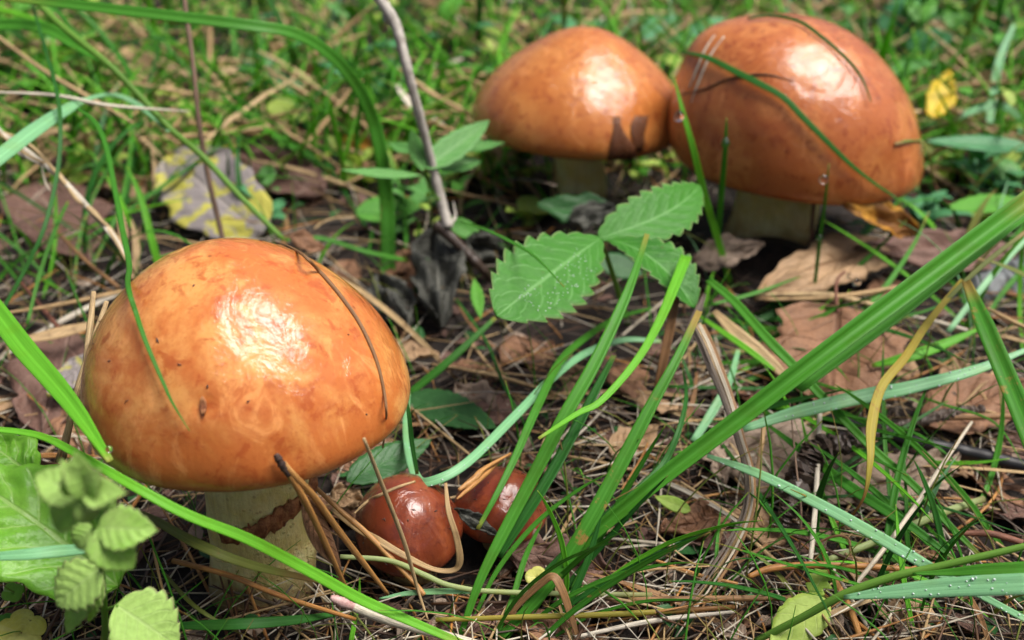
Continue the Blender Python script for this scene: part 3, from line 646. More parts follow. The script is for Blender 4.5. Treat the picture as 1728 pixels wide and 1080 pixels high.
B('grass_pale', [14, 22, 24, 18], 'whitish blade lying on the big glossy leaf', [(-30, 940, 4.2), (40, 936, 4.2), (100, 930, 4.1), (152, 926, 4)], fold=.1)
B('grass_dark', [3, 8, 9, 7], 'dark blade tip leaning on the right edge of the orange cap', [(682, 652, 4.5), (690, 700, 3.9), (695, 745, 3.2), (704, 800, 2.4)])
B('grass_bright', [10, 9, 6, 2], 'tiny upright bright blade beside the pink budded straw', [(592, 1085, .3), (600, 1040, .8), (606, 1005, 1.2), (607, 975, 1.6)])
B('grass', [6, 12, 14, 8], 'blurred green blade falling across the back towards the grey twig', [(360, 150, 3), (426, 204, 2.8), (500, 250, 2), (560, 290, 1)])
B('grass_bright', [16, 22, 22, 12], 'broad blurred blade pointing up beside the orange brown cap', [(718, 190, 1.5), (760, 165, 2.5), (800, 130, 4), (835, 90, 6)], fold=.3)
# blades lying on the rear caps
B('grass_dark', [5, 12, 14, 12, 12, 10, 7, 5, 4], 'drooping two toned blade lying over the russet cap', [(1158, 91, 'c'), (1197, 101, 'c'), (1243, 124, 'c'), (1282, 144, 'c'), (1321, 167, 'c'), (1352, 198, 'c'), (1391, 237, 'c'), (1430, 276, 'c'), (1469, 307, 'c'), (1500, 326, 'c'), (1522, 346, 4)], off=.2, fold=.05)
B('grass_dark', [4, 7, 7, 6, 2], 'thin dark blade curling over the crown of the russet cap', [(1262, 38, 'c'), (1300, 33, 'c'), (1345, 42, 'c'), (1376, 62, 'c'), (1422, 101, 'c'), (1450, 136, 'c'), (1465, 175, 'c')], off=.16, fold=.05)
B('grass_olive', [3, 8, 8, 6], 'short olive blade sticking out at the side of the russet cap', [(1575, 300, 4), (1568, 262, 5.2), (1552, 239, 'c'), (1530, 238, 'c'), (1508, 243, 'c')], fold=.1)
T('straw_white', 4, 'first of two pale threads stuck down the flank of the russet cap', [(1206, 60, 'c'), (1190, 85, 'c'), (1176, 118, 'c'), (1163, 150, 'c')], off=.02)
T('straw_white', 4, 'second of two pale threads on the russet cap, the longer', [(1222, 62, 'c'), (1196, 100, 'c'), (1181, 135, 'c'), (1166, 175, 'c')], off=.02)
T('needle_brown', 4, 'dark curved needle on the russet cap beneath the drooping blade', [(1150, 160, 'c'), (1190, 150, 'c'), (1236, 132, 'c'), (1290, 126, 'c'), (1340, 138, 'c')], 'n', off=.03)
T('straw_brown', [3, 7, 8, 7, 5, 4], 'dark dry thread curving down the right of the orange cap', [(462, 406, 'c'), (500, 425, 'c'), (540, 462, 'c'), (575, 503, 'c'), (606, 548, 'c'), (632, 605, 'c'), (646, 660, 'c'), (650, 705, 'c'), (646, 755, 'c')], off=.03)
# --- needles and straws in front
nd = thing('pine_needle', P(590, 1005, 1.2), 'forked orange pine needle pair with black sheath leaning on the orange cap', 'pine needle'); o0 = P(590, 1005, 1.2)
T('needle', [9, 12, 12, 11, 6], None, [(474, 778, 'c'), (490, 800, 'c'), (520, 855, 4.9), (553, 925, 3.3), (590, 1005, 1.2)], parent=nd, name='needle_shaft', origin=o0, off=.16)
T('needle', [9, 12, 12, 11, 6], None, [(476, 776, 'c'), (496, 797, 'c'), (530, 838, 5.0), (570, 893, 3.7), (616, 953, 2.2), (655, 1003, 1)], parent=nd, name='needle_shaft', origin=o0, off=.16)
T('tipdark', [9, 14, 14, 10], None, [(462, 762, 'c'), (470, 774, 'c'), (486, 796, 'c')], parent=nd, name='sheath', origin=o0, lump=.15, off=.18)
L('dead_brown', (512, 835, 5.0), (576, 960, 2.4), 40, None, 'ovate', parent=nd, name='membrane', origin=o0, side=.03)
T('straw', [8, 12, 13, 12, 8], 'first of two tan needles leaning on the left flank of the orange cap', [(158, 492, 6.9), (150, 570, 6), (140, 640, 5.3), (96, 780, 3)], 'n')
T('straw', [8, 12, 13, 12, 8], 'second of two tan needles at the left flank, nearer the cap', [(180, 509, 6.9), (154, 588, 6.1), (125, 680, 5), (108, 775, 3.4)], 'n')
T('straw', [3, 6, 8, 8, 6], 'single thin tan straw standing before the dark wrapped button mushroom', [(722, 1046, .5), (704, 992, 1.2), (683, 918, 2.8), (651, 834, 4.6), (614, 740, 6.6)])
T('needle', [7, 10, 10, 8], 'orange needle slanting beside the wrapped button mushroom', [(530, 820, 3), (575, 862, 2.5), (623, 904, 2), (697, 981, 1.2), (716, 1004, 1)], 'n')
B('straw', [8, 12, 14, 12, 9, 10, 14, 12, 10, 6], 'dry straw folded round the dark button mushroom', [(560, 860, 1.6), (600, 890, 1.8), (637, 911, 1.9), (680, 936, 1.7), (730, 960, 1.3), (765, 962, 1.3), (776, 945, 1.6), (770, 905, 2.2), (757, 862, 2.7), (752, 815, 'c')], kind='s', fold=.1, off=.05)
T('straw', [3, 6, 6, 4], 'fine straw stuck across the top of the wrapped button mushroom', [(598, 866, 'c'), (620, 848, 'c'), (641, 837, 'c'), (670, 824, 'c'), (700, 814, 'c')], off=.03)
T('needle', [6, 12, 12, 7, 4], 'upper of two pointed tan needles between the button mushrooms', [(774, 827, 2.6), (800, 808, 2.6), (817, 791, 2.6), (862, 765, 2.4)], 'n')
T('needle', [4, 10, 10, 6], 'lower of two pointed tan needles between the button mushrooms', [(771, 842, 2.6), (810, 808, 2.5), (842, 778, 2.3)], 'n')
T('stem_pale', [8, 9, 10, 9, 9, 9], 'pale green straw running along the ground from the button mushrooms to the yellow leaf', [(574, 939, 1.7), (658, 946, 1.6), (718, 971, 1.4), (764, 989, 1.2), (852, 999, .9), (1100, 1004, .6)])
B('grass_pale', [3, 10, 12, 8], 'short dewy green blade lying beside the pale green straw', [(640, 1010, .7), (690, 1001, .9), (740, 998, 1), (795, 998, 1)])
st = thing('straw', P(560, 1008, 1.9), 'thick pale straw with a pink bud end in front of the pine needles', 'straw'); o0 = P(560, 1008, 1.9)
T('straw_white', [14, 20, 18, 14], None, [(590, 1022, 1.8), (640, 1040, 1.6), (700, 1058, 1.3), (810, 1088, .7)], parent=st, name='stalk', origin=o0)
T('pink', [8, 16, 18, 12], None, [(558, 1008, 2.0), (568, 1012, 1.95), (582, 1018, 1.9), (596, 1024, 1.8)], parent=st, name='bud', origin=o0, lump=.15)
T('grass_yellow', [8, 10, 10, 8], 'yellow and green stalk lying level near the cleft yellow leaf', [(735, 1046, .6), (887, 1041, .7), (993, 1038, .7), (1100, 1033, .7), (1240, 1024, .6)])
T('straw_white', [6, 9, 9, 5], 'bleached straw lying level below the yellow and green stalk', [(970, 1075, .5), (1100, 1048, .6), (1240, 1032, .6)])
T('straw_brown', [8, 11, 11, 8], 'brown level stalk joining the pale green straw', [(1060, 1012, .6), (1211, 1010, .7), (1335, 1009, .6)])
B('straw_brown', [8, 12, 16, 18, 16, 8], 'curled rusty dead blade bending over in front of the grass clump', [(860, 1040, .5), (880, 1015, .9), (910, 987, 1.4), (933, 973, 1.7), (948, 995, 1.5), (962, 1035, .9), (978, 1085, .2)], kind='b', twist=.5)
T('needle', [9, 10, 9, 7], 'brown needle crossing the base of the pale stem', [(292, 946, 2), (387, 971, 2), (475, 1006, 1.6), (600, 1045, 1)], 'n')
T('straw', 5, 'thin tan straw hanging beside the pale mint plant', [(255, 905, 3), (267, 964, 2.4), (283, 1030, 1.6)])
fz = thing('dry_grass_leaf', P(1126, 1075, .3), 'frayed dry blade of several strips twisting down from the tuft into the litter', 'dry grass'); o0 = P(1126, 1075, .3)
for k_, (m_, w_, dx, dh, tw_) in enumerate((('straw', 20, 0, 0, 1.6), ('straw_grey', 9, -9, .12, .6), ('straw_white', 6, 6, .15, -.4), ('straw_brown', 8, 11, .05, 1.0), ('straw_grey', 5, -3, .2, .2))):
    B(m_, [w_, w_ * 1.2, w_ * 1.1, w_ * .9, w_ * .7, w_ * .8, w_ * .6, w_ * .4], None, [(1174 + dx, 548, 4.4 + dh), (1190 + dx, 580, 4.2 + dh), (1206 + dx, 620, 3.9 + dh), (1226 + dx * .8, 670, 3.4 + dh), (1248 + dx * .6, 740, 2.8 + dh), (1264 + dx * .7, 800, 2.2 + dh), (1262 + dx * .8, 860, 1.6 + dh), (1236 + dx * 1.2, 920, 1.1 + dh), (1190 + dx * 1.6, 990, .7 + dh), (1126 + dx * 2.4, 1075, .3)], twist=tw_, fold=.35, parent=fz, name='strip', origin=o0)
B('straw_brown', [8, 16, 18, 16, 10], 'brown withered blade standing under the light green blade', [(1102, 690, .8), (1115, 631, 2), (1130, 557, 3.2), (1140, 505, 4), (1152, 455, 4.7)], fold=.4, kind='b')
B('straw_grey', [6, 16, 20, 16, 8], 'brown grey dead blade leaning by the tuft', [(1190, 495, 3.6), (1170, 545, 3.2), (1150, 590, 2.6), (1125, 625, 2)], kind='b', fold=.3)
B('straw', [10, 26, 30, 20, 6], 'flat tan dry blade with a red stain behind the tuft', [(1205, 525, 2), (1240, 560, 1.9), (1275, 590, 1.6), (1310, 620, 1.3), (1340, 650, 1)], kind='b')
T('straw_white', [5, 8, 9, 8, 5], 'long bleached straw slanting over the pale green stalk', [(1640, 712, 2), (1581, 798, 1.9), (1537, 865, 1.8), (1470, 954, 1.2), (1392, 1046, .4)])
T('straw_white', [8, 10, 10, 9], 'upright bleached straw against the pale dead leaf', [(1367, 952, .8), (1372, 900, 1.2), (1378, 820, 1.6), (1384, 688, 2.2)])
T('straw', [6, 9, 8], 'short upright tan straw behind the long frayed blade', [(1277, 800, .8), (1284, 760, 1.1), (1290, 716, 1.4)])
T('bark_brown', 4, 'thin dark stalk standing by the twisted bark', [(1348, 950, .3), (1352, 865, 1.2), (1344, 791, 1.9), (1333, 680, 2.8)])
T('needle', [9, 13, 13, 12, 9], 'smooth orange brown stick lying below the pale dewy blade', [(1263, 973, .9), (1307, 958, 1), (1396, 953, 1), (1470, 956, 1), (1545, 962, .9)], 't', taper=False)
T('needle', [7, 12, 13, 12], 'orange brown stalk running under the orange stick towards the viewer side', [(1385, 921, .7), (1407, 976, .6), (1433, 1024, .5), (1455, 1085, .4)], 's')
T('stem_pale', [10, 13, 14, 12], 'thick pale green stalk lying beneath the dewy blades', [(1396, 945, .6), (1470, 917, .7), (1581, 869, .8), (1660, 842, .8)])
T('red_stem', [9, 12, 12, 11], 'smooth red brown stalk beyond the thick pale green stalk', [(1622, 900, .8), (1674, 901, .9), (1745, 922, .9)], 't')
T('straw_brown', [3, 5, 5, 4], 'small hooked tendril over the orange brown stick', [(1378, 918, .9), (1400, 907, 1.1), (1420, 904, 1.2), (1433, 912, 1.1), (1435, 938, .9)])
T('straw', [4, 7, 7, 5], 'thin straw slanting under the long frayed blade', [(1148, 813, .6), (1211, 854, .6), (1252, 878, .5)])
T('straw', [6, 9, 8], 'stub of straw touching the orange brown stick', [(1260, 903, .5), (1285, 926, .5), (1312, 950, .5)])
T('needle', [4, 7, 7, 5], 'orange straw lying left of the orange brown stick', [(1100, 943, .5), (1174, 969, .5), (1245, 985, .5)])
T('red_stem', [5, 7, 7, 5], 'thin reddish stem standing under the russet cap', [(1368, 416, .4), (1372, 360, 1.6), (1377, 300, 3)])
T('straw', [6, 10, 10, 8], 'tan straw crossing the tan dead leaf', [(1272, 498, 1.6), (1387, 497, 1.7), (1440, 506, 1.6), (1490, 520, 1.5)])
T('straw', [6, 9, 9, 6], 'second straw on the tan dead leaf, rising to the right', [(1290, 506, 1.6), (1400, 502, 1.7), (1500, 488, 1.7), (1530, 482, 1.7)])
T('straw_white', [5, 8, 8], 'pale straw between the broad blade and the notched blade', [(1535, 533, 1.5), (1580, 543, 1.5), (1632, 558, 1.5)])
T('straw', [6, 9, 9], 'straw resting on the blue grey wood', [(1666, 520, 2.2), (1700, 538, 2.2), (1745, 560, 2.2)])
T('straw_white', [3, 6, 7, 6, 3], 'long fine pale straw lying level above the rope of straw', [(-20, 155, 8.6), (93, 161, 8.3), (185, 178, 7.9), (318, 188, 7)])
T('straw', [6, 8, 8, 5], 'tan straw slanting behind the pale bent leaf', [(-20, 50, 8), (74, 119, 7), (148, 163, 6.2), (225, 208, 5.3)])
ro = thing('dry_grass_stalk', P(215, 440, 4.2), 'rope like bundle of dry grass sheaths slanting towards the orange cap', 'dry grass'); o0 = P(215, 440, 4.2)
for k_, (dx, dy, wv_) in enumerate(((0, 0, 9), (5, -3, 7), (-4, 4, 6), (2, 5, 5))):
    T('straw' if k_ % 2 else 'straw_white', [3, wv_, wv_ + 2, wv_, 4], None, [(215, 440 + k_, 4.2), (193 + dx * .3, 400 + dy, 4.7), (159 + dx, 363 - dy, 5.3), (130 - dx, 330 + dy, 5.8), (93 + dx, 293 - dy, 6.3), (37 + dx * 2, 248 + dy * 2, 7), (-10 - dx * 2, 215, 7.4)], parent=ro, name='sheath', origin=o0)
T('straw_white', [2, 3, 5, 3], None, [(70, 275, 6.6), (73, 295, 6.3), (78, 312, 6.1), (84, 322, 6)], parent=ro, name='awn', origin=o0)
T('straw_brown', [5, 7, 7], 'brown straw continuing below the rope of straw', [(88, 380, 2.5), (138, 434, 2), (200, 485, 1.4)])
T('red_stem', [6, 8, 8], 'reddish straw under the thin dark blade', [(30, 470, 2), (83, 534, 1.6), (120, 576, 1.2)])
B('straw', [14, 22, 22, 14], 'flat tan straw pointing at the two tan needles', [(40, 574, 2), (85, 565, 2), (120, 557, 2), (152, 549, 2)], kind='s', fold=.15)
T('straw', [5, 8, 8], 'tan straw above the flat one', [(0, 530, 2.2), (100, 514, 2), (205, 492, 1.6)])
for lab_, p_, w_ in (('first broad blurred tan strip of straw behind the thin brown stick', [(205, 82, 2), (232, 102, 1.8), (262, 122, 1.6)], 20), ('second tan strip, behind the wide arching blade', [(446, 58, 2), (468, 92, 1.8), (490, 124, 1.5)], 15),
                     ('tan strip lying near the mottled leaf', [(275, 135, 1.5), (300, 165, 1.3), (320, 185, 1.2)], 16), ('tan strip rising by the pale round leaf', [(345, 132, 2), (390, 118, 2.2), (410, 125, 2)], 13),
                     ('upright tan strip left of the orange cap top', [(205, 440, .5), (208, 395, 1.4), (198, 340, 2.2)], 18), ('tan strip beside the upright pointed blade', [(225, 470, .6), (230, 420, 1.2), (222, 370, 2)], 14)):
    B('straw', w_, lab_, p_, kind='s', fold=.15)
# --- twigs
tw = thing('twig', P(838, 478, .5), 'grey upright twig on a dark broken branch with a small green sprig', 'twig'); o0 = P(838, 478, .5)
T('bark_grey', [18, 17, 16, 16, 17, 18, 20, 17], None, [(757, 385, 3.0), (745, 340, 3.9), (731, 285, 5.1), (715, 222, 6.6), (700, 165, 7.9), (688, 118, 8.9), (676, 70, 9.8), (668, 42, 10.3), (652, 14, 10.8), (630, -15, 11.2)], parent=tw, name='shoot', origin=o0, lump=.10, n=9, flat=1, taper=False, ns=60)
T('bark_dark', [24, 20, 19, 16, 12], None, [(736, 380, 3.0), (752, 392, 2.8), (790, 430, 2.0), (815, 455, 1.4), (842, 484, .3)], parent=tw, name='broken_branch', origin=o0, lump=.16, n=9, flat=1, taper=False, ns=40)
T('bark_grey', [12, 8, 3], None, [(664, 40, 10.3), (650, 32, 10.4), (646, 14, 10.6)], parent=tw, name='stub', origin=o0, lump=.1)
T('bark_grey', [8, 6, 2], None, [(757, 380, 3.1), (768, 366, 3.3), (765, 340, 3.8)], parent=tw, name='stub', origin=o0, lump=.1)
T('stem_green', [8, 9, 8], None, [(742, 338, 4.0), (728, 315, 4.4), (716, 290, 4.9)], parent=tw, name='sprig_stem', origin=o0)
for b_, t_, w_, a_, ro_, kd in (((712, 296, 5), (574, 286, 5.6), 34, .35, .2, 'lance'), ((714, 290, 5.1), (694, 216, 6.6), 30, .7, .3, 'lance'), ((716, 284, 5.2), (826, 203, 6.4), 50, .65, 0, 'ovate'),
                                ((722, 276, 5), (812, 272, 4.7), 46, .6, -.2, 'ovate'), ((760, 250, 5.2), (853, 240, 5.4), 24, .4, 0, 'lance'), ((705, 256, 5.4), (655, 240, 5.2), 26, .5, 0, 'lance')):
    L('sprig', b_, t_, w_, None, kd, a=a_, roll=ro_, parent=tw, origin=o0, serr=(6, .14), fold=.25, bend=-.12, nv=37)
T('bark_brown', [9, 9, 8, 8], 'thin straight brown stick standing behind the orange cap', [(378, 412, 2.6), (352, 300, 4.6), (335, 200, 6.6), (325, 100, 8.4), (309, -15, 10.4)], 't', lump=.07, flat=1, ns=50, n=8, taper=False)
T('bark_black', [20, 24, 24, 26, 26], 'black wet root half buried under the green blades', [(1380, 700, .5), (1450, 722, .8), (1526, 743, .8), (1619, 761, .8), (1745, 792, .8)], 't', lump=.06, flat=1, ns=40, n=10, taper=False, cat='root')
T('bark_dark', [12, 40, 44, 34, 30, 18], 'twisted lump of rotten bark hanging over the pale dead leaf', [(1319, 890, .7), (1337, 850, 1.2), (1359, 791, 1.6), (1381, 758, 1.9), (1433, 745, 1.9), (1500, 722, 1.8)], 't', lump=.34, flat=.8, ns=90, n=14, cat='bark')
T('bark_dark', [8, 16, 18, 12], 'crumbly dark bark strip above the black root', [(1490, 725, 1.4), (1550, 710, 1.4), (1610, 696, 1.3), (1660, 690, 1.2)], 't', lump=.34, flat=.7, ns=60, n=12, cat='bark')
T('straw_brown', [10, 12, 11], 'pale brown stalk lying beside the crumbly bark strip', [(1570, 706, 1.2), (1640, 703, 1.2), (1720, 702, 1.1)], 't')
T('wood_blue', [70, 110, 120, 110], 'weathered blue grey piece of wood under the notched blade', [(1600, 520, -.6), (1660, 505, -.2), (1720, 495, 0), (1790, 480, .2)], 't', lump=.10, flat=.7, ns=40, n=18, taper=False, cat='wood')
# --- strawberry plant
sb = thing('strawberry_plant', P(1060, 545, 0), 'wild strawberry leaf of three toothed leaflets beside the grey twig', 'plant'); o0 = P(1060, 545, 0)
L('strawberry', (1010, 403, 5), (1182, 314, 5.6), 96, None, 'sberry', a=.55, roll=.15, parent=sb, name='leaflet', origin=o0, nv=61, nh=6, serr=(10, .26), quilt=(8, .03), fold=.2, bend=.35, side=.08)
L('strawberry', (1014, 402, 5), (838, 534, 4.6), 152, None, 'obov', a=.72, roll=0, parent=sb, name='leaflet', origin=o0, nv=61, nh=6, serr=(10, .26), quilt=(8, .03), fold=.12, bend=.15)
L('strawberry', (1024, 404, 4.95), (1172, 520, 3.9), 100, None, 'obov', a=.45, roll=-.35, parent=sb, name='leaflet', origin=o0, nv=61, nh=6, serr=(10, .26), quilt=(8, .03), fold=.3, bend=.5)
T('stem_green', [10, 11, 12], None, [(1012, 404, 4.9), (1030, 450, 3.4), (1060, 545, -.2)], parent=sb, name='petiole', origin=o0)
r_ = np.random.default_rng(4); gs = []
for _ in range(150):
    a_ = r_.uniform(.15, .8); b_ = r_.uniform(-.34, .34) * min(1, 3.2 * (1 - a_)); q = P(1014, 402, 5) * (1 - a_) + P(838, 534, 4.6) * a_
    x_, y_, z_ = proj(q); x_ += b_ * 120 * .6; y_ += b_ * 148 * .72
    p_ = P(x_, y_, 5.0 - .4 * a_ + .13); gs.append(ball(p_, r_.uniform(.009, .022), 6, 4))
d_ = mk('dew', join(gs)[:3], M['dew'], sb, o0); d_['kind'] = 'stuff'
B('grass', [4, 7, 7, 5, 2], 'thin blade arching over the large toothed strawberry leaflet', [(776, 373, 4), (820, 388, 5.0), (862, 408, 5.7), (905, 435, 5.9), (952, 484, 5.6)], fold=.1)
# --- dead leaves
L('dead_mottled', (440, 395, .8), (285, 262, 2.2), 150, 'yellow and grey mottled dead leaf behind the thin brown stick', 'round', a=.75, cat='dead leaf', name='dead_leaf', fold=.05, crumple=.06, nv=36, nh=10, seed=2, t=.02, rag=.06)
L('dead_plum', (545, 330, .4), (395, 250, 1.6), 90, 'dark brown dead leaf behind the yellow mottled one', 'ovate', a=.5, cat='dead leaf', name='dead_leaf', crumple=.12, nv=30, nh=8, seed=5, t=.03)
L('dead_yellow', (455, 262, 1.2), (350, 255, 1.4), 28, 'strip of yellow leaf above the mottled dead leaf', 'lance', cat='dead leaf', name='dead_leaf', crumple=.05, nh=5)
L('dead_tan', (1500, 415, 1.4), (1275, 500, 1.3), 105, 'tan wet dead leaf with water beads below the russet cap', 'ovate', a=.5, cat='dead leaf', name='dead_leaf', crumple=.12, nv=36, nh=10, seed=8, t=.03, bend=.5, fold=-.1)
L('dead_plum', (1740, 430, .8), (1440, 420, 1.6), 95, 'plum brown dead leaf lying behind the tan one', 'ovate', a=.4, cat='dead leaf', name='dead_leaf', crumple=.13, nv=36, nh=10, seed=9, t=.03)
dl = thing('dead_leaf', P(1415, 545, 1), 'reddish brown veined dead leaf with a curved stalk under the broad blade', 'dead leaf'); o0 = P(1415, 545, 1)
L('dead_brown', (1415, 520, 1.5), (1400, 690, .8), 215, None, 'bract', a=.45, parent=dl, origin=o0, crumple=.10, nv=36, nh=10, seed=12, t=.03, name='leaf_part', fold=.12, serr=(7, .12))
T('red_stem', [6, 6, 5], None, [(1416, 535, 1.5), (1411, 500, 2), (1413, 472, 2.4), (1426, 458, 2.6)], parent=dl, name='stalk', origin=o0)
L('dead_orange', (1425, 340, 3.7), (1548, 396, 2.3), 66, 'curled orange dead leaf hanging under the edge of the russet cap', 'ovate', a=.6, cat='dead leaf', name='dead_leaf', crumple=.08, nv=30, nh=8, seed=3, t=.03, curl=.4)
L('dead_yellow', (1575, 200, 3), (1602, 118, 4.6), 46, 'bright yellow dead leaf standing in the grass right of the russet cap', 'ovate', a=.7, cat='dead leaf', name='dead_leaf', crumple=.05, t=.03)
L('dead_plum', (835, 925, .9), (1030, 965, .5), 100, 'grey brown dead leaf under the cleft yellow leaf', 'oak', a=.5, cat='dead leaf', name='dead_leaf', crumple=.08, nv=50, nh=10, seed=14, t=.03)
L('dead_grey', (768, 858, 2.3), (842, 905, 1.2), 26, 'shrivelled grey leaf edge wedged between the button mushrooms', 'lance', a=.6, cat='dead leaf', name='dead_leaf', crumple=.06, nv=30, nh=6, seed=15, t=.03)
L('dead_pale', (1195, 745, .6), (1520, 830, .5), 165, 'large pale spotted dead leaf under the dewy blade', 'ovate', a=.35, cat='dead leaf', name='dead_leaf', crumple=.10, nv=36, nh=10, seed=16, t=.03)
L('dead_pale', (1440, 840, .5), (1620, 770, .6), 110, 'pale crumpled dead leaf beneath the black root', 'ovate', a=.4, cat='dead leaf', name='dead_leaf', crumple=.16, nv=36, nh=10, seed=17, t=.03)
L('dead_brown', (1560, 720, .5), (1740, 640, .8), 120, 'flat brown dead leaf behind the crumbly bark strip', 'ovate', a=.35, cat='dead leaf', name='dead_leaf', crumple=.08, nv=30, nh=8, seed=18, t=.03)
L('dead_grey', (735, 400, 2), (742, 545, .8), 92, 'shrivelled dark grey leaf hanging below the grey twig', 'ovate', a=.8, cat='dead leaf', name='dead_leaf', crumple=.24, nv=44, nh=10, seed=19, t=.03, curl=.3)
L('dead_grey', (790, 400, 1.8), (850, 440, .8), 60, 'crumpled grey leaf behind the broken branch', 'ovate', a=.8, cat='dead leaf', name='dead_leaf', crumple=.2, nv=36, nh=8, seed=20, t=.03)
L('dead_grey', (640, 470, 1.2), (690, 560, .6), 70, 'dark shrivelled leaf right of the orange cap', 'ovate', a=.7, cat='dead leaf', name='dead_leaf', crumple=.2, nv=36, nh=8, seed=21, t=.03)
L('dead_plum', (120, 560, 1.2), (70, 740, .6), 150, 'grey brown leaf with a yellow patch left of the orange cap', 'ovate', a=.5, cat='dead leaf', name='dead_leaf', crumple=.15, nv=30, nh=8, seed=22, t=.03)
L('dead_mottled', (150, 605, 1.8), (80, 670, 1.5), 50, 'ragged yellow leaf scrap left of the orange cap', 'ovate', a=.5, cat='dead leaf', name='dead_leaf', crumple=.08, nv=24, nh=6, seed=23, t=.03)
L('dead_plum', (60, 310, .6), (150, 440, .4), 150, 'pinkish brown dead leaf under the rope of straw', 'ovate', a=.4, cat='dead leaf', name='dead_leaf', crumple=.1, nv=30, nh=8, seed=24, t=.03)
L('dead_orange', (575, 235, .8), (670, 250, 1), 50, 'blurred orange dead leaf behind the wide arching blade', 'ovate', a=.5, cat='dead leaf', name='dead_leaf', crumple=.06, nv=24, nh=6, seed=25, t=.03)
L('dead_tan', (690, 190, .8), (790, 175, 1), 44, 'blurred brown dead leaf between the grey twig and the orange brown cap', 'ovate', a=.5, cat='dead leaf', name='dead_leaf', crumple=.06, nv=24, nh=6, seed=26, t=.03)
L('dead_brown', (488, 398, 3.4), (548, 420, 2.6), 34, 'brown curled leaf scrap on top of the orange cap behind the dark thread', 'ovate', a=.6, cat='dead leaf', name='dead_leaf', crumple=.05, nv=24, nh=6, seed=27, t=.03)
L('dead_tan', (1030, 770, .4), (1110, 720, .5), 60, 'small pale tan leaf scrap under the light green blade', 'ovate', a=.4, cat='dead leaf', name='dead_leaf', crumple=.08, nv=24, nh=6, seed=28, t=.03)
L('dead_tan', (560, 828, 1.2), (612, 850, .8), 44, 'buff leaf scrap between the pale stem and the wrapped button', 'ovate', a=.5, cat='dead leaf', name='dead_leaf', crumple=.08, nv=24, nh=6, seed=29, t=.03)
L('dead_pale', (830, 690, .4), (770, 650, .5), 60, 'grey brown leaf scrap by the thin dark green stem', 'ovate', a=.4, cat='dead leaf', name='dead_leaf', crumple=.08, nv=24, nh=6, seed=31, t=.03)
L('dead_brown', (1230, 870, .4), (1110, 895, .5), 60, 'folded brown leaf left of the orange brown stick', 'ovate', a=.4, cat='dead leaf', name='dead_leaf', crumple=.12, nv=24, nh=6, seed=32, t=.03)
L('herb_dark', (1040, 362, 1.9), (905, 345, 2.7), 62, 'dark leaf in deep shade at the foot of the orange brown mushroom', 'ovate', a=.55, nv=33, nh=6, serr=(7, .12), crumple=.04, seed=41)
L('dead_grey', (960, 372, 2.3), (1040, 350, 2.6), 46, 'black crumpled leaf beside the foot of the orange brown mushroom', 'ovate', a=.6, cat='dead leaf', name='dead_leaf', nv=33, nh=6, crumple=.12, seed=42)
L('dead_pale', (1170, 440, 1.2), (1290, 412, 1.8), 60, 'pale buff leaf leaning on the foot of the russet mushroom', 'ovate', a=.55, cat='dead leaf', name='dead_leaf', nv=30, nh=8, crumple=.1, seed=43)
# wet scrap stuck on the orange brown cap
def scrap(label, rows, mat='dead_wet'):
    pts_ = [[on(xl + (xr - xl) * k_ / 5, y_, .04) for k_ in range(6)] for (xl, xr, y_) in rows]
    rj = np.random.default_rng(int(rows[0][0]))
    rows = [(a + rj.uniform(-4, 4), b + rj.uniform(-4, 4), c) for a, b, c in rows] if mat == 'dead_wet' else rows
    pts_ = [[on(xl + (xr - xl) * k_ / 5, y_, .05) for k_ in range(6)] for (xl, xr, y_) in rows]
    pts_ = [[q if q is not None else P(x_, y_, 4.6) for q, x_ in zip(row, np.linspace(r0[0], r0[1], 6))] for row, r0, y_ in zip(pts_, rows, [r0[2] for r0 in rows])]
    G = np.array(pts_); g = slab(G, np.linspace(0, 1, 6)[None], np.linspace(0, 1, len(rows))[:, None], .05)
    tag(mk('leaf_scrap', g, M[mat], None, G[0, 0]), label, 'leaf scrap')
scrap('dark wet leaf scrap stuck to the orange brown cap, longer left prong', [(1036, 1044, 198), (1036, 1050, 212), (1034, 1056, 228), (1032, 1066, 244), (1026, 1072, 258), (1024, 1066, 268)])
scrap('dark wet leaf scrap beside the long pronged one on the orange brown cap', [(1068, 1090, 196), (1066, 1090, 210), (1066, 1088, 226), (1066, 1084, 242), (1068, 1080, 256)])
scrap('brown bruise of bark stuck on the front of the orange cap', [(341, 344, 668), (339, 349, 676), (339, 350, 685), (340, 349, 694), (343, 346, 702)], 'veil')
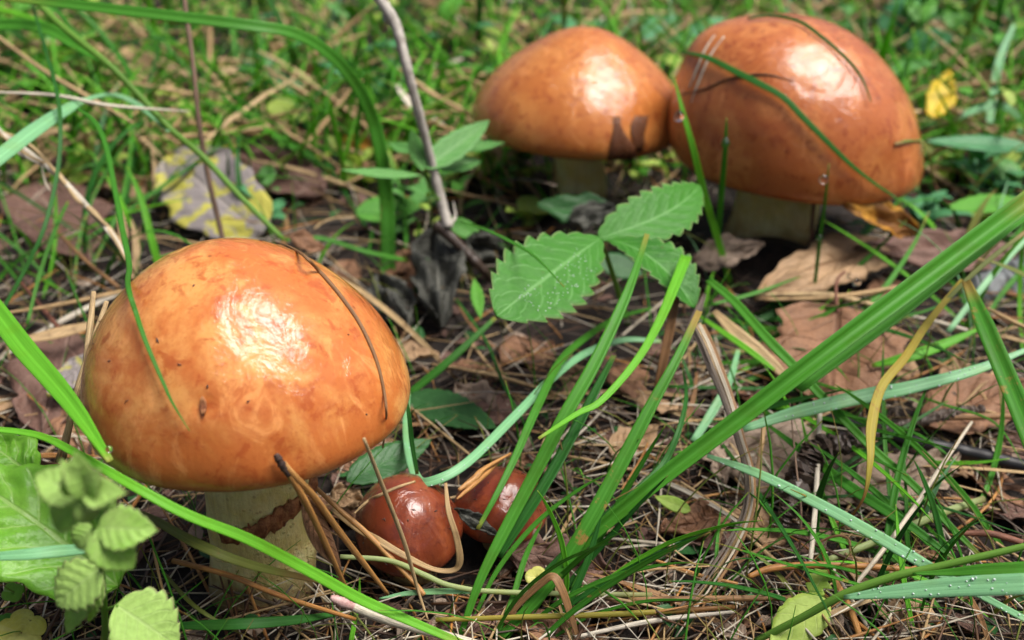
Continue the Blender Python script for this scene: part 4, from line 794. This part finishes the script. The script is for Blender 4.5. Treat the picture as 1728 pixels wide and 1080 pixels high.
# --- leaves
L('glossy', (200, 990, 2.4), (-60, 800, 4.6), 210, 'big bright glossy leaf with a pale midrib at the foot of the orange cap', 'ovate', a=.6, nv=40, nh=8, quilt=(7, .06), bend=.3, fold=.15, crumple=.03)
L('glossy', (60, 800, 3.6), (-40, 740, 4.2), 90, 'wet curled end of a bright leaf behind the big glossy leaf', 'ovate', a=.5, nv=30, nh=8, quilt=(5, .06), crumple=.06)
mn = thing('mint_plant', P(178, 1110, 0), 'blurred pale green mint like plant with paired toothed leaves', 'plant'); o0 = P(178, 1110, 0)
T('stem_green', [12, 12, 11, 9, 7], None, [(178, 1110, 0), (177, 1040, 2.6), (172, 960, 5), (160, 890, 7), (140, 835, 8.4)], parent=mn, name='stem', origin=o0, taper=False)
for b_, t_, w_, a_, ro_ in (((140, 840, 8.3), (214, 832, 8.6), 58, .6, .1), ((140, 838, 8.4), (128, 762, 9.3), 62, .7, 0), ((138, 842, 8.3), (60, 800, 8.6), 66, .5, -.2), ((136, 846, 8.2), (92, 888, 7.6), 62, .7, .1), ((142, 836, 8.4), (170, 790, 9), 44, .6, .3), ((140, 838, 8.5), (100, 775, 9.2), 40, .6, .2), ((140, 838, 8.5), (196, 858, 8.2), 42, .6, -.2), ((138, 840, 8.4), (150, 880, 7.9), 38, .7, 0),
                            ((160, 890, 7), (226, 960, 6.3), 78, .75, .2), ((166, 890, 7), (266, 895, 7.0), 74, .7, .2), ((158, 888, 7), (130, 925, 6.6), 44, .6, 0),
                            ((170, 958, 5), (96, 1022, 4.3), 84, .7, 0), ((172, 960, 5), (112, 1070, 3.2), 60, .7, .3), ((174, 975, 4.6), (150, 1050, 3.6), 50, .5, .3), ((196, 1020, 3.4), (302, 1092, 2.4), 110, .75, .1)):
    L('nettle', b_, t_, w_ * 1.05, None, 'mint', a=a_, roll=ro_, parent=mn, origin=o0, serr=(7, .2), quilt=(6, .018), nv=43, nh=5, fold=.15, bend=.1, t=.012)
T('stem_green', [6, 6], None, [(176, 1030, 2.9), (198, 1022, 3.4)], parent=mn, name='leaf_stalk', origin=o0)
def lobed(mat, cx, cy, r_px, h, label, n=5, a=.6, cat='leaf'):
    c = P(cx, cy, h); N = facing(c, a); A = nrm(np.cross([0, 1., .1], N)); Bv = np.cross(N, A); R_ = px2cm(r_px, c)
    th = np.linspace(0, 2 * np.pi, 61)[:-1]; rr = R_ * (.78 + .22 * np.abs(np.sin(n * th / 2)) ** .6) ; rings = [0.04, .35, .7, 1]
    G = np.array([[c + (A * math.cos(t) + Bv * math.sin(t)) * q * k_ + N * (.12 * k_ * k_ * R_) for t, q in zip(th, rr)] for k_ in rings])
    G = np.concatenate([G, G[:, :1]], 1); g = slab(G, np.linspace(0, 1, 61)[None], np.array(rings)[:, None], .03)
    tag(mk('leaf', g, M[mat], None, c), label, cat)
lobed('clover', 36, 1068, 40, 1.2, 'yellow scalloped little leaf in the corner below the mint plant')
lobed('clover', 905, 974, 19, 1.1, 'cleft yellow leaflet lying on the grey brown dead leaf', 3)
lobed('glossy', 22, 1000, 18, 1.6, 'small wet green leaf under the big glossy leaf', 4)
lobed('herb', 8, 1050, 16, 1.2, 'tiny round green leaf beside the yellow scalloped leaf', 3)
L('herb_yellow', (1366, 1010, .8), (1395, 962, 1.3), 44, 'yellow green lobed leaf below the orange brown stick', 'oak', a=.6, nv=40)
L('herb_yellow', (1395, 1012, .9), (1300, 1085, .6), 76, 'pale green leaf under the grass stem beside the yellow lobed leaf', 'ovate', a=.6, nv=30, serr=(6, .1))
L('herb_yellow', (1165, 862, .7), (1105, 838, .9), 26, 'small spotted lime leaf lying by the slanting straw', 'ovate')
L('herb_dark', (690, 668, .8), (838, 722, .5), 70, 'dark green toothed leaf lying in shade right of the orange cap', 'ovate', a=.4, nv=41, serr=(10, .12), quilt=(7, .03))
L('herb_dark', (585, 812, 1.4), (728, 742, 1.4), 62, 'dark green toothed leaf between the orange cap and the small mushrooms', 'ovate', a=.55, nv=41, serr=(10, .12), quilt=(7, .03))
L('herb', (600, 360, 1), (715, 345, 1.3), 54, 'soft green leaf behind the lower end of the grey twig', 'ovate', a=.5, serr=(8, .1), nv=33)
L('herb', (810, 400, 1.6), (745, 368, 2.2), 34, 'small green leaf at the joint of the broken branch', 'ovate', a=.6, serr=(6, .1), nv=25)
L('herb', (800, 470, 2), (812, 540, 1.2), 22, 'narrow toothed leaf hanging beneath the broken branch', 'lance', a=.7, serr=(7, .2), nv=29)
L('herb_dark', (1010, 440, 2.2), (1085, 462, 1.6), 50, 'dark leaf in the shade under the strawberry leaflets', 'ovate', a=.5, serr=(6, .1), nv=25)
L('herb', (1725, 340, 2), (1595, 352, 2.6), 46, 'toothed green leaf at the foot of the grass right of the russet cap', 'ovate', a=.5, serr=(7, .14), nv=36)
L('herb_blue', (1740, 248, 3), (1562, 238, 3.4), 40, 'long bluish toothed leaf beyond the russet cap side', 'ovate', a=.4, serr=(9, .12), nv=37)
L('herb_blue', (520, 165, 2), (462, 128, 2.6), 40, 'round bluish green leaf, blurred, near the arching blade', 'round', a=.6)
L('herb_yellow', (520, 200, 2), (452, 176, 2.4), 42, 'pale yellow green round leaf below the bluish round one', 'round', a=.55)
L('herb_blue', (1090, 70, 2), (1150, 30, 3), 62, 'bluish leaf seen between the two rear caps', 'ovate', a=.6)
L('herb_blue', (1160, 60, 3), (1225, 30, 3.6), 34, 'small bluish leaf above the gap between the rear caps', 'ovate', a=.6)
L('herb_blue', (1480, 40, 3), (1580, 20, 4), 70, 'large bluish leaf behind the top of the russet cap', 'ovate', a=.6, serr=(6, .08), nv=25)
L('herb_blue', (1530, 75, 3), (1610, 62, 3.6), 44, 'bluish leaf lower behind the russet cap', 'ovate', a=.6)
B('grass_pale', [12, 16, 15, 8], 'blurred pale blade standing right of the yellow leaf', [(1668, 215, 2), (1676, 160, 3.2), (1688, 97, 4.6), (1712, 40, 6)])
B('grass_pale', [6, 14, 15, 12, 6], 'pale blade looping beside the yellow leaf', [(1610, 205, 3), (1630, 192, 3.4), (1683, 178, 3.8), (1716, 196, 3.4), (1722, 230, 2.6)])
# --- drops
for cx, cy, h, r, lab in ((1146, 196, 7.42, 9, 'round dewdrop on the tall upright blade before the russet cap'), (1224, 241, 6.7, 8, 'dewdrop on the shorter upright blade before the russet cap'), (1390, 303, 5.85, 8, 'clear drop hanging from the thin blade before the russet cap'),
                          (1383, 401, 3.3, 6, 'small drop low on the thin blade before the russet cap'), (46, 788, 3.2, 8, 'clear drop caught beside the big glossy leaf'), (184, 758, 6.6, 6, 'drop at the tip of the broad bright blade'),
                          (1433, 466, 2.0, 5, 'first bead of water on the tan wet leaf'), (1446, 476, 2.0, 7, 'second bead of water on the tan wet leaf, the larger')):
    c = P(cx, cy, h); c = c + nrm(Cc - c) * .08
    tag(mk('water_drop', ball(c, px2cm(r, c), 16, 12, 1.05), M['water'], None, c), lab, 'water drop')
#__PART3__
# ------------------------------------------------------------------ scattered litter and undergrowth
ZONES = [(415, 620, 285, 228, 24), (760, 872, 172, 88, 27.5), (430, 885, 104, 72, 23), (975, 160, 188, 125, 48), (1342, 185, 225, 172, 48),
         (1000, 425, 172, 122, 36), (355, 330, 85, 75, 40), (1400, 590, 110, 90, 32), (735, 250, 100, 60, 38), (1390, 440, 110, 60, 40), (160, 930, 150, 160, 21), (905, 970, 40, 30, 25), (1272, 375, 60, 40, 44)]
def clear(pts, pad=1.0):
    x, y, z = proj(pts)
    if (z < 13).any(): return False
    for cx, cy, rx, ry, d in ZONES:
        if ((((x - cx) / (rx * pad)) ** 2 + ((y - cy) / (ry * pad)) ** 2 < 1) & (z < d)).any(): return False
    return True
def rotz(a): c, s = math.cos(a), math.sin(a); return np.array([[c, -s, 0], [s, c, 0], [0, 0, 1.]])
def tilt(a): c, s = math.cos(a), math.sin(a); return np.array([[c, 0, s], [0, 1, 0], [-s, 0, c]])
def gspot(x0=-250, x1=1980, y0=-40, y1=1180): p = P(rng.uniform(x0, x1), rng.uniform(y0, y1), 0); return p
STEMS = [(P(430, 985), 1.5), (P(1275, 410), 1.9), (P(975, 365), 1.3), (P(690, 948), 1.3), (P(850, 905), 1.2)]
def off_stem(p): return all(np.hypot(p[0] - q[0], p[1] - q[1]) > r for q, r in STEMS)
ADJ = {'grass green': 'mid green', 'grass deep green': 'dark green', 'grass bright green': 'bright green', 'grass glaucous wet': 'pale green', 'grass olive': 'olive', 'straw tan': 'tan', 'straw bleached': 'bleached', 'straw grey': 'grey', 'straw brown': 'brown', 'needle brown': 'dark brown', 'needle orange': 'orange', 'brown dead leaf': 'brown', 'plum brown dead leaf': 'plum', 'pale grey brown dead leaf': 'pale', 'tan dead leaf': 'tan'}
LAND = [(n_, P(x_, y_, 0)) for n_, x_, y_ in (
    ('the orange brown mushroom', 975, 365), ('the russet mushroom', 1275, 410), ('the strawberry leaf', 1050, 560), ('the foot of the grey twig', 790, 440),
    ('the mottled yellow leaf', 360, 350), ('the rope of straw', 130, 420), ('the thin brown stick', 380, 400), ('the pale mushroom stem', 430, 960), ('the button mushrooms', 770, 950),
    ('the cleft yellow leaflet', 905, 985), ('the grass clump', 870, 1060), ('the brown withered blade', 1110, 700), ('the frayed dry blade', 1240, 850), ('the orange brown stick', 1400, 965),
    ('the twisted bark', 1350, 850), ('the black root', 1600, 770), ('the reddish veined leaf', 1400, 620), ('the tan wet leaf', 1390, 490), ('the blue grey wood', 1690, 510), ('the orange dead leaf', 1500, 400),
    ('the yellow standing leaf', 1580, 210), ('the arching blade', 655, 440), ('the dark toothed leaf', 760, 710), ('the shrivelled grey leaf', 730, 530), ('the pale dead leaf', 1300, 800),
    ('the two tan needles', 100, 780), ('the blurred orange leaf', 620, 250), ('the round bluish leaf', 490, 150), ('the gap between the rear caps', 1130, 100), ('the bluish leaf behind the russet cap', 1540, 60),
    ('the top of the grey twig', 640, 60), ('the ground behind the rope of straw', 60, 220), ('the long pale fine straw', 150, 110), ('the back of the orange brown cap', 850, 60), ('the pale looping blade', 1690, 190), ('the dark leaf of the mottled pair', 480, 300))]
def near_to(p): return min(LAND, key=lambda q: np.hypot(*(q[1] - p)[:2]))[0]
def fan(n, bases, dirs, hs, label, group, seed, mats=('grass', 'grass_dark', 'grass', 'grass_bright', 'grass_rust'), wr=(5, 14)):
    r = np.random.default_rng(seed)
    for i in range(n):
        bx, by = r.uniform(*bases[0]), r.uniform(*bases[1]); a = math.radians(r.uniform(*dirs)); ln = r.uniform(180, 460); cv = r.uniform(-.5, .5); h = r.uniform(*hs)
        pts = []
        for t in (0, .3, .6, .85, 1):
            aa = a + cv * t; pts.append((bx + ln * t * math.cos(aa), by - ln * t * math.sin(aa), .1 + h * t ** (1.0 + .5 * (i % 2))))
        w = r.uniform(*wr); pp = np.array([P(*q) for q in pts]); nn_ = near_to(pp[0])
        x, y, z = proj(spline(pp, 14))
        if any((((x - c[0]) / c[2]) ** 2 + ((y - c[1]) / c[3]) ** 2 < 1).any() for c in ((415, 620, 300, 235), (740, 872, 150, 85), (930, 455, 110, 85), (1340, 190, 220, 165), (975, 160, 185, 120))): continue
        m = mats[i % len(mats)]
        B(m, [w * .7, w, w, w * .6, w * .1], f'{label}, {dict(grass="mid green", grass_dark="dark", grass_bright="bright", grass_rust="rust spotted", grass_olive="olive", grass_pale="pale")[m]} and {"wide" if w > 9 else "narrow"}, near {nn_}', pts, fold=.3, twist=r.uniform(-.5, .5), group=f'{group}, {m.replace("_", " ")} {"wide" if w > 9 else "narrow"} near {nn_}')
fan(13, ((780, 960), (1040, 1095)), (35, 80), (1.5, 5), 'loose blade of the central clump', 'blades of the central clump', 3)
fan(22, ((1180, 1330), (480, 720)), (-60, 60), (1, 3.5), 'loose springing blade', 'blades of the dry tuft', 5)
fan(20, ((1380, 1740), (860, 1090)), (60, 165), (1, 4), 'loose rising blade', 'blades among the dewy ones', 9)
fan(20, ((-40, 260), (330, 560)), (20, 150), (2, 6), 'loose thin blade', 'thin blades beside the rope of straw', 13, wr=(4, 9))
fan(12, ((1560, 1740), (380, 640)), (60, 150), (1.5, 4.5), 'loose straight blade', 'blades beside the notched one', 17)
fan(10, ((560, 700), (380, 480)), (40, 130), (1.5, 4), 'loose slim blade', 'blades at the arching one', 19, wr=(5, 10))
class Var:
    """one shared mesh with its centre line; put() links a copy of it"""
    def __init__(s, name, geo, mat, line, adj=''):
        s.adj = ADJ[mat.name]
        o = mk(name, geo, mat); s.me = o.data; s.name = name; s.line = np.asarray(line); bpy.data.objects.remove(o)
    def put(s, pos, R, sc, label, cat, group):
        o = bpy.data.objects.new(s.name, s.me); col.objects.link(o)
        from mathutils import Matrix
        m = Matrix(((R * sc).tolist())).to_4x4(); m.translation = Vector(pos * S); o.matrix_world = m
        return tag(o, label, cat, group)
    def pts(s, pos, R, sc): return s.line @ (R * sc).T + pos
def arc(Ln, lean, droop, n=7):
    t = np.linspace(0, 1, n); a = lean + droop * t ** 1.3; d = Ln / (n - 1)
    x = np.concatenate([[0], np.cumsum(np.sin(a[:-1]) * d)]); z = np.concatenate([[0], np.cumsum(np.cos(a[:-1]) * d)])
    y = .05 * Ln * np.sin(2 * t)
    return np.stack([x, y, z], 1)
# grass
gv = []
for i in range(18):
    Ln = rng.uniform(6, 13); ln = arc(Ln, rng.uniform(.05, .6), rng.uniform(.4, 2.0)); wd = rng.uniform(.22, .55)
    m = M[['grass', 'grass_dark', 'grass_bright', 'grass', 'grass_pale', 'grass_dark', 'grass', 'grass_bright', 'grass_olive'][i % 9]]
    gv.append(Var('grass_leaf', blade(ln, [wd * .6, wd, wd, wd * .8, wd * .4, .03], fold=.3, ns=12, nref=(-.5, 0.1, .8), twist=rng.uniform(-.6, .6)), m, ln))
def size(v, s_, sc): return (('large' if s_ > (sc[0] + sc[1]) / 2 else 'small') if v.name == 'dead_leaf' else ('long' if s_ > (sc[0] + sc[1]) / 2 else 'short'))
def place(vs, count, spot, sc, label, cat, group, tl=0, lift=0, pad=1.0, tries=40, keep=None):
    k = 0
    for _ in range(count * tries):
        if k >= count: break
        p = spot()
        if not off_stem(p): continue
        v = vs[rng.integers(len(vs))]; R = rotz(rng.uniform(0, 6.3)) @ tilt(rng.uniform(-tl, tl)); s_ = rng.uniform(*sc)
        p = p + np.array([0, 0, rng.uniform(0, lift) if lift else -.1]); q = v.pts(p, R, s_)
        if not clear(q, pad): continue
        if keep is not None and not keep(q): continue
        v.put(p, R, s_, f'{size(v, s_, sc)} {v.adj} {label} near {near_to(p)}', cat, f'{size(v, s_, sc)} {v.adj} {group} near {near_to(p)}'); k += 1
place(gv, 80, lambda: gspot(-100, 1828, 0, 300), (.6, 1.15), 'blurred grass blade', 'grass leaf', 'blurred grass blades at the back')
place(gv, 36, lambda: gspot(-150, 560, 120, 520), (.45, .85), 'loose grass blade', 'grass leaf', 'grass blades beyond the orange cap')
place(gv, 34, lambda: gspot(1480, 1900, 120, 620), (.45, .9), 'free standing grass blade', 'grass leaf', 'grass blades beside the russet mushroom')
place(gv, 26, lambda: gspot(640, 1200, 260, 560), (.25, .5), 'grass blade in shade', 'grass leaf', 'short grass blades in the shade')
place(gv, 16, lambda: gspot(960, 1728, 640, 1060), (.2, .38), 'sprouting grass blade', 'grass leaf', 'sprouting blades in the litter')
# straws and needles
def bent(Ln, b): t = np.linspace(-1, 1, 6); return np.stack([t * Ln / 2, b * (1 - t * t), .06 * Ln * (1 - t * t) * rng.uniform(-.3, 1)], 1)
sv, nv_ = [], []
for i in range(14):
    Ln = rng.uniform(3.5, 9); ln = bent(Ln, rng.uniform(-.8, .8)); r_ = rng.uniform(.035, .085)
    m = M[['straw', 'straw_white', 'straw_grey', 'straw_brown', 'straw', 'straw_grey', 'straw'][i % 7]]
    if i % 2: sv.append(Var('straw', tube(ln, [r_ * .6, r_, r_, r_ * .4], 6, 12, .7), m, ln))
    else: sv.append(Var('straw', blade(ln, [r_ * 1.4, r_ * 3.2, r_ * 2.6, r_ * 1.2], fold=.4, ns=10, nref=(0, .3, 1), twist=rng.uniform(-1.5, 1.5)), m, ln))
for i in range(10):
    Ln = rng.uniform(3.5, 7); ln = bent(Ln, rng.uniform(-.5, .5)); r_ = rng.uniform(.03, .055)
    nv_.append(Var('pine_needle', tube(ln, [r_ * .8, r_, r_, r_ * .3], 6, 10, .8), M['needle_brown' if i % 3 else 'needle'], ln))
place(sv, 90, lambda: gspot(620, 1800, 520, 1100), (.45, .9), 'dry straw lying', 'straw', 'loose straws in the near litter', tl=.3, lift=.6)
place(sv, 60, lambda: gspot(-100, 700, 60, 620), (.6, 1.2), 'dry straw lying loose', 'straw', 'loose straws beyond the orange cap', tl=.35, lift=1.0)
wv_ = []
for i in range(6):
    Ln = rng.uniform(3, 6.5); ln = bent(Ln, rng.uniform(-.8, .8)); wd = rng.uniform(.22, .5)
    wv_.append(Var('straw', blade(ln, [wd * .6, wd, wd, wd * .5], fold=.3, ns=10, nref=(0, .3, 1), twist=rng.uniform(-1, 1)), M['straw' if i % 3 else 'straw_white'], ln))
place(wv_, 70, lambda: gspot(-60, 1800, -10, 330), (.7, 1.2), 'blurred wide dry strip', 'straw', 'wide blurred strips', tl=.6, lift=3.2)
place(sv, 60, lambda: gspot(560, 1828, 0, 420), (.8, 1.5), 'blurred dry straw', 'straw', 'blurred straws at the back', tl=.4, lift=1.6)
place(nv_, 130, lambda: gspot(560, 1800, 460, 1110), (.5, 1.0), 'fallen pine needle lying', 'pine needle', 'pine needles in the near litter', tl=.25, lift=.5)
place(nv_, 100, lambda: gspot(-100, 760, 200, 1100), (.6, 1.1), 'fallen pine needle resting', 'pine needle', 'pine needles round the orange mushroom', tl=.3, lift=.7)
place(nv_, 55, lambda: gspot(640, 1800, 120, 460), (.8, 1.4), 'fallen pine needle in shade', 'pine needle', 'pine needles under the rear mushrooms', tl=.3, lift=.7)
# dead leaf scraps
dv = []
for i in range(9):
    Ln = rng.uniform(1.2, 3.0); g = leaf((-Ln / 2, 0, 0), (Ln / 2, 0, .1), Ln * rng.uniform(.4, .75), (0, .1, 1), ['ovate', 'oak', 'lance'][i % 3], nv=14, nh=4, crumple=.09, seed=i + 60, bend=rng.uniform(-.2, .3), t=.03)
    dv.append(Var('dead_leaf', g, M[['dead_brown', 'dead_plum', 'dead_pale', 'dead_tan', 'dead_brown'][i % 5]], [(-Ln / 2, 0, 0), (0, 0, 0), (Ln / 2, 0, 0)]))
place(dv, 60, lambda: gspot(560, 1800, 440, 1100), (.5, 1.0), 'leaf scrap lying', 'dead leaf', 'leaf scraps in the near litter', tl=.4, lift=.35)
place(dv, 40, lambda: gspot(-100, 700, 200, 800), (.6, 1.2), 'leaf scrap resting', 'dead leaf', 'leaf scraps round the orange mushroom', tl=.4, lift=.5)
place(dv, 45, lambda: gspot(0, 1728, 0, 330), (.9, 1.7), 'blurred leaf scrap', 'dead leaf', 'blurred leaf scraps at the back', tl=.4, lift=.8)
# herbs: a stem with leaves
hv = []
for i in range(10):
    H_ = rng.uniform(1.5, 6); ln = arc(H_, rng.uniform(0, .3), rng.uniform(0, .5), 5); parts = []
    k_ = rng.integers(4, 9); mm = ['herb', 'herb_blue', 'herb', 'herb_yellow', 'herb', 'sprig', 'herb_blue', 'herb', 'herb_yellow', 'sprig'][i]
    st_ = mk('stem', tube(ln, [.06, .05, .03], 6, 8), M['stem_green']); sm = st_.data; bpy.data.objects.remove(st_)
    for j in range(k_):
        a_ = 2.4 * j + rng.uniform(-.3, .3); b_ = ln[min(4, 1 + j * 4 // k_)]; Ln = rng.uniform(1.2, 3.2)
        d_ = np.array([math.cos(a_), math.sin(a_), rng.uniform(-.1, .6)]) * Ln
        lo = mk('leaf', leaf(b_, b_ + d_, Ln * rng.uniform(.45, .75), (-d_[0] * .25, -d_[1] * .25, 1), 'ovate', nv=13, nh=3, serr=(5, .1), fold=.2, bend=.12 * Ln), M[mm])
        parts.append(lo.data); bpy.data.objects.remove(lo)
    hv.append((sm, parts, ln, {'herb': 'green', 'herb_blue': 'bluish', 'herb_yellow': 'yellow green', 'sprig': 'light green'}[mm]))
def place_herbs(count, spot, sc, label, group):
    k = 0
    for _ in range(count * 40):
        if k >= count: break
        p = spot(); sm, parts, ln, adj = hv[rng.integers(len(hv))]; R = rotz(rng.uniform(0, 6.3)); s_ = rng.uniform(*sc)
        q = np.vstack([ln, ln + [1.6, 0, 0], ln - [1.6, 0, 0], ln + [0, 1.6, 0], ln - [0, 1.6, 0]]) @ (R * s_).T + p
        if not off_stem(p) or not clear(q, 1.05): continue
        nn_ = near_to(p); sz_ = 'large' if s_ > (sc[0] + sc[1]) / 2 else 'small'; o = thing('herb_plant', p - np.array([0, 0, .1]), f'{sz_} {adj} {label} near {nn_}', 'plant', f'{sz_} {adj} {group} near {nn_}'); o.rotation_euler.z = math.atan2(R[1, 0], R[0, 0]); o.scale = (s_,) * 3
        for nm, me in [('stem', sm)] + [('leaf', q_) for q_ in parts]:
            c = bpy.data.objects.new(nm, me); col.objects.link(c); c.parent = o
        k += 1
place_herbs(66, lambda: gspot(-60, 1790, -10, 230), (.6, 1.2), 'blurred leafy herb', 'leafy herbs at the back')
place_herbs(12, lambda: gspot(1540, 1800, 200, 420), (.4, .8), 'leafy low herb', 'small herbs beside the russet mushroom')
place_herbs(14, lambda: gspot(420, 900, 190, 420), (.35, .7), 'leafy shaded herb', 'small herbs by the grey twig')

# uncountable litter, each kind one object
def stuff(name, label, cat, mat, tmpl, N, spot, sc, tl, lift, zones=True, flatroll=False):
    tv, tf, tuv = np.asarray(tmpl[0]), np.asarray(tmpl[1]), np.asarray(tmpl[2]); V, Fs, U, A = [], [], [], []; k = 0
    mid = tv.mean(0); ends = np.stack([tv[np.argmin(tv[:, 0])], mid, tv[np.argmax(tv[:, 0])], tv[np.argmax(tv[:, 2])]])
    for _ in range(N * 3):
        if k >= N: break
        p = spot()
        if not off_stem(p): continue
        R = rotz(rng.uniform(0, 6.3)) @ tilt(rng.uniform(-tl, tl)); s_ = rng.uniform(*sc); p = p + np.array([0, 0, rng.uniform(-.05, lift)])
        if zones and not clear(ends @ (R * s_).T + p): continue
        q = tv * np.array([1, rng.uniform(.6, 1.4), 1]); q[:, 1] += rng.uniform(-.06, .06) * q[:, 0] ** 2
        V.append(q @ (R * s_).T + p); Fs.append(tf + k * len(tv)); U.append(tuv); A.append(np.full(len(tv), rng.random())); k += 1
    o = mk(name, (np.vstack(V), np.vstack(Fs), np.vstack(U), np.concatenate(A)), mat)
    tag(o, label, cat, kind='stuff')
def prism(Ln, r, seg=3, sides=4):
    t = np.linspace(-1, 1, seg + 1); V, f, u = [], [], []
    for i, q in enumerate(t):
        rr = r * (1 - .55 * abs(q) ** 3)
        for j in range(sides): a = 2 * math.pi * j / sides; V.append((q * Ln / 2, rr * math.cos(a), rr * math.sin(a))); u.append((j / sides, i / seg))
    for i in range(seg):
        for j in range(sides): k = (j + 1) % sides; f.append((i * sides + j, i * sides + k, (i + 1) * sides + k, (i + 1) * sides + j))
    return np.array(V), np.array(f), np.array(u)
near = lambda: gspot(-300, 2030, 330, 1250)
allp = lambda: gspot(-300, 2030, -60, 1250)
far = lambda: gspot(-300, 2030, -70, 330)
stuff('litter', 'carpet of fine grey brown stalks and needles over the forest floor', 'litter', M['straw_grey'], prism(3.2, .035), 1350, allp, (.4, 1.3), .25, .35)
stuff('litter', 'carpet of fine dark brown needles over the forest floor', 'litter', M['needle_brown'], prism(3.8, .035), 1600, allp, (.4, 1.2), .25, .3)
stuff('litter', 'carpet of fine tan stalks among the darker litter', 'litter', M['straw'], prism(4, .035), 1100, allp, (.3, 1.2), .3, .5)
def quadleaf(Ln, W):
    x = np.array([-1, -.5, 0, .5, 1]) * Ln / 2; wv = np.array([.05, .8, 1, .7, .05]) * W / 2; V, u, f = [], [], []
    for i in range(5):
        for j, s_ in enumerate((-1, 0, 1)): V.append((x[i], s_ * wv[i], .10 * Ln * abs(s_) + .12 * Ln * math.sin(i * 1.3))); u.append((j / 2, i / 4))
    for i in range(4):
        for j in range(2): a = i * 3 + j; f.append((a, a + 1, a + 4, a + 3))
    return np.array(V), np.array(f), np.array(u)
stuff('leaf_litter', 'mass of tiny brown leaf fragments over the forest floor', 'litter', M['dead_plum'], quadleaf(.9, .6), 420, allp, (.3, 1.2), .6, .25)
stuff('leaf_litter', 'mass of tiny tan leaf fragments over the forest floor', 'litter', M['dead_pale'], quadleaf(.8, .45), 280, allp, (.3, 1.2), .6, .3)
def up(tm):                                     # stand a lying template up on its end, leaning
    v = tm[0].copy(); v[:, 0] -= v[:, 0].min(); Ln = v[:, 0].max(); t = v[:, 0] / Ln; a = .35 + 1.0 * t
    return np.stack([Ln * .55 * t ** 1.6, v[:, 1], Ln * .85 * t * (1 - .25 * t)], 1) + np.stack([-v[:, 2] * 0, v[:, 2] * 0, v[:, 2] * .6], 1), tm[1], tm[2]
stuff('grass', 'mass of thin green grass in the blurred background', 'grass', M['grass'], up(prism(6.5, .085, 5, 4)), 800, far, (.5, 1.5), .3, .1)
stuff('litter', 'mass of blurred tan straw in the background', 'litter', M['straw'], prism(5.5, .12), 1300, far, (.5, 1.3), .7, 3.4)
stuff('litter', 'scatter of fine bleached stalks on the darker litter', 'litter', M['straw_white'], prism(3.6, .028), 900, near, (.3, 1.2), .35, .7)
stuff('grass', 'mass of thin bright green grass in the blurred background', 'grass', M['grass_bright'], up(prism(6, .10, 5, 4)), 1500, far, (.5, 1.4), .3, .1)  # large share of bright green stands in for sunlight on the background
stuff('undergrowth', 'mass of small green leaves low on the ground at the back', 'undergrowth', M['herb'], quadleaf(1.7, .8), 240, far, (.4, 1.3), .6, 1.6)
stuff('undergrowth', 'mass of small yellow green leaves low on the ground at the back', 'undergrowth', M['herb_yellow'], quadleaf(1.9, 1.0), 640, far, (.4, 1.3), .6, 1.6)  # sunlit look of the background put into this pale leaf colour
stuff('undergrowth', 'sparse tiny green seedlings in the near litter', 'undergrowth', M['herb_dark'], quadleaf(.8, .5), 160, near, (.3, 1.2), .5, .5)
stuff('grass', 'mass of hair thin green grass threading the near litter', 'grass', M['grass'], up(prism(5, .035, 5, 4)), 420, near, (.3, 1.0), .5, .1)
stuff('grass', 'mass of hair thin olive grass threading the near litter', 'grass', M['grass_olive'], up(prism(5, .03, 5, 4)), 260, near, (.3, 1.0), .6, .1)
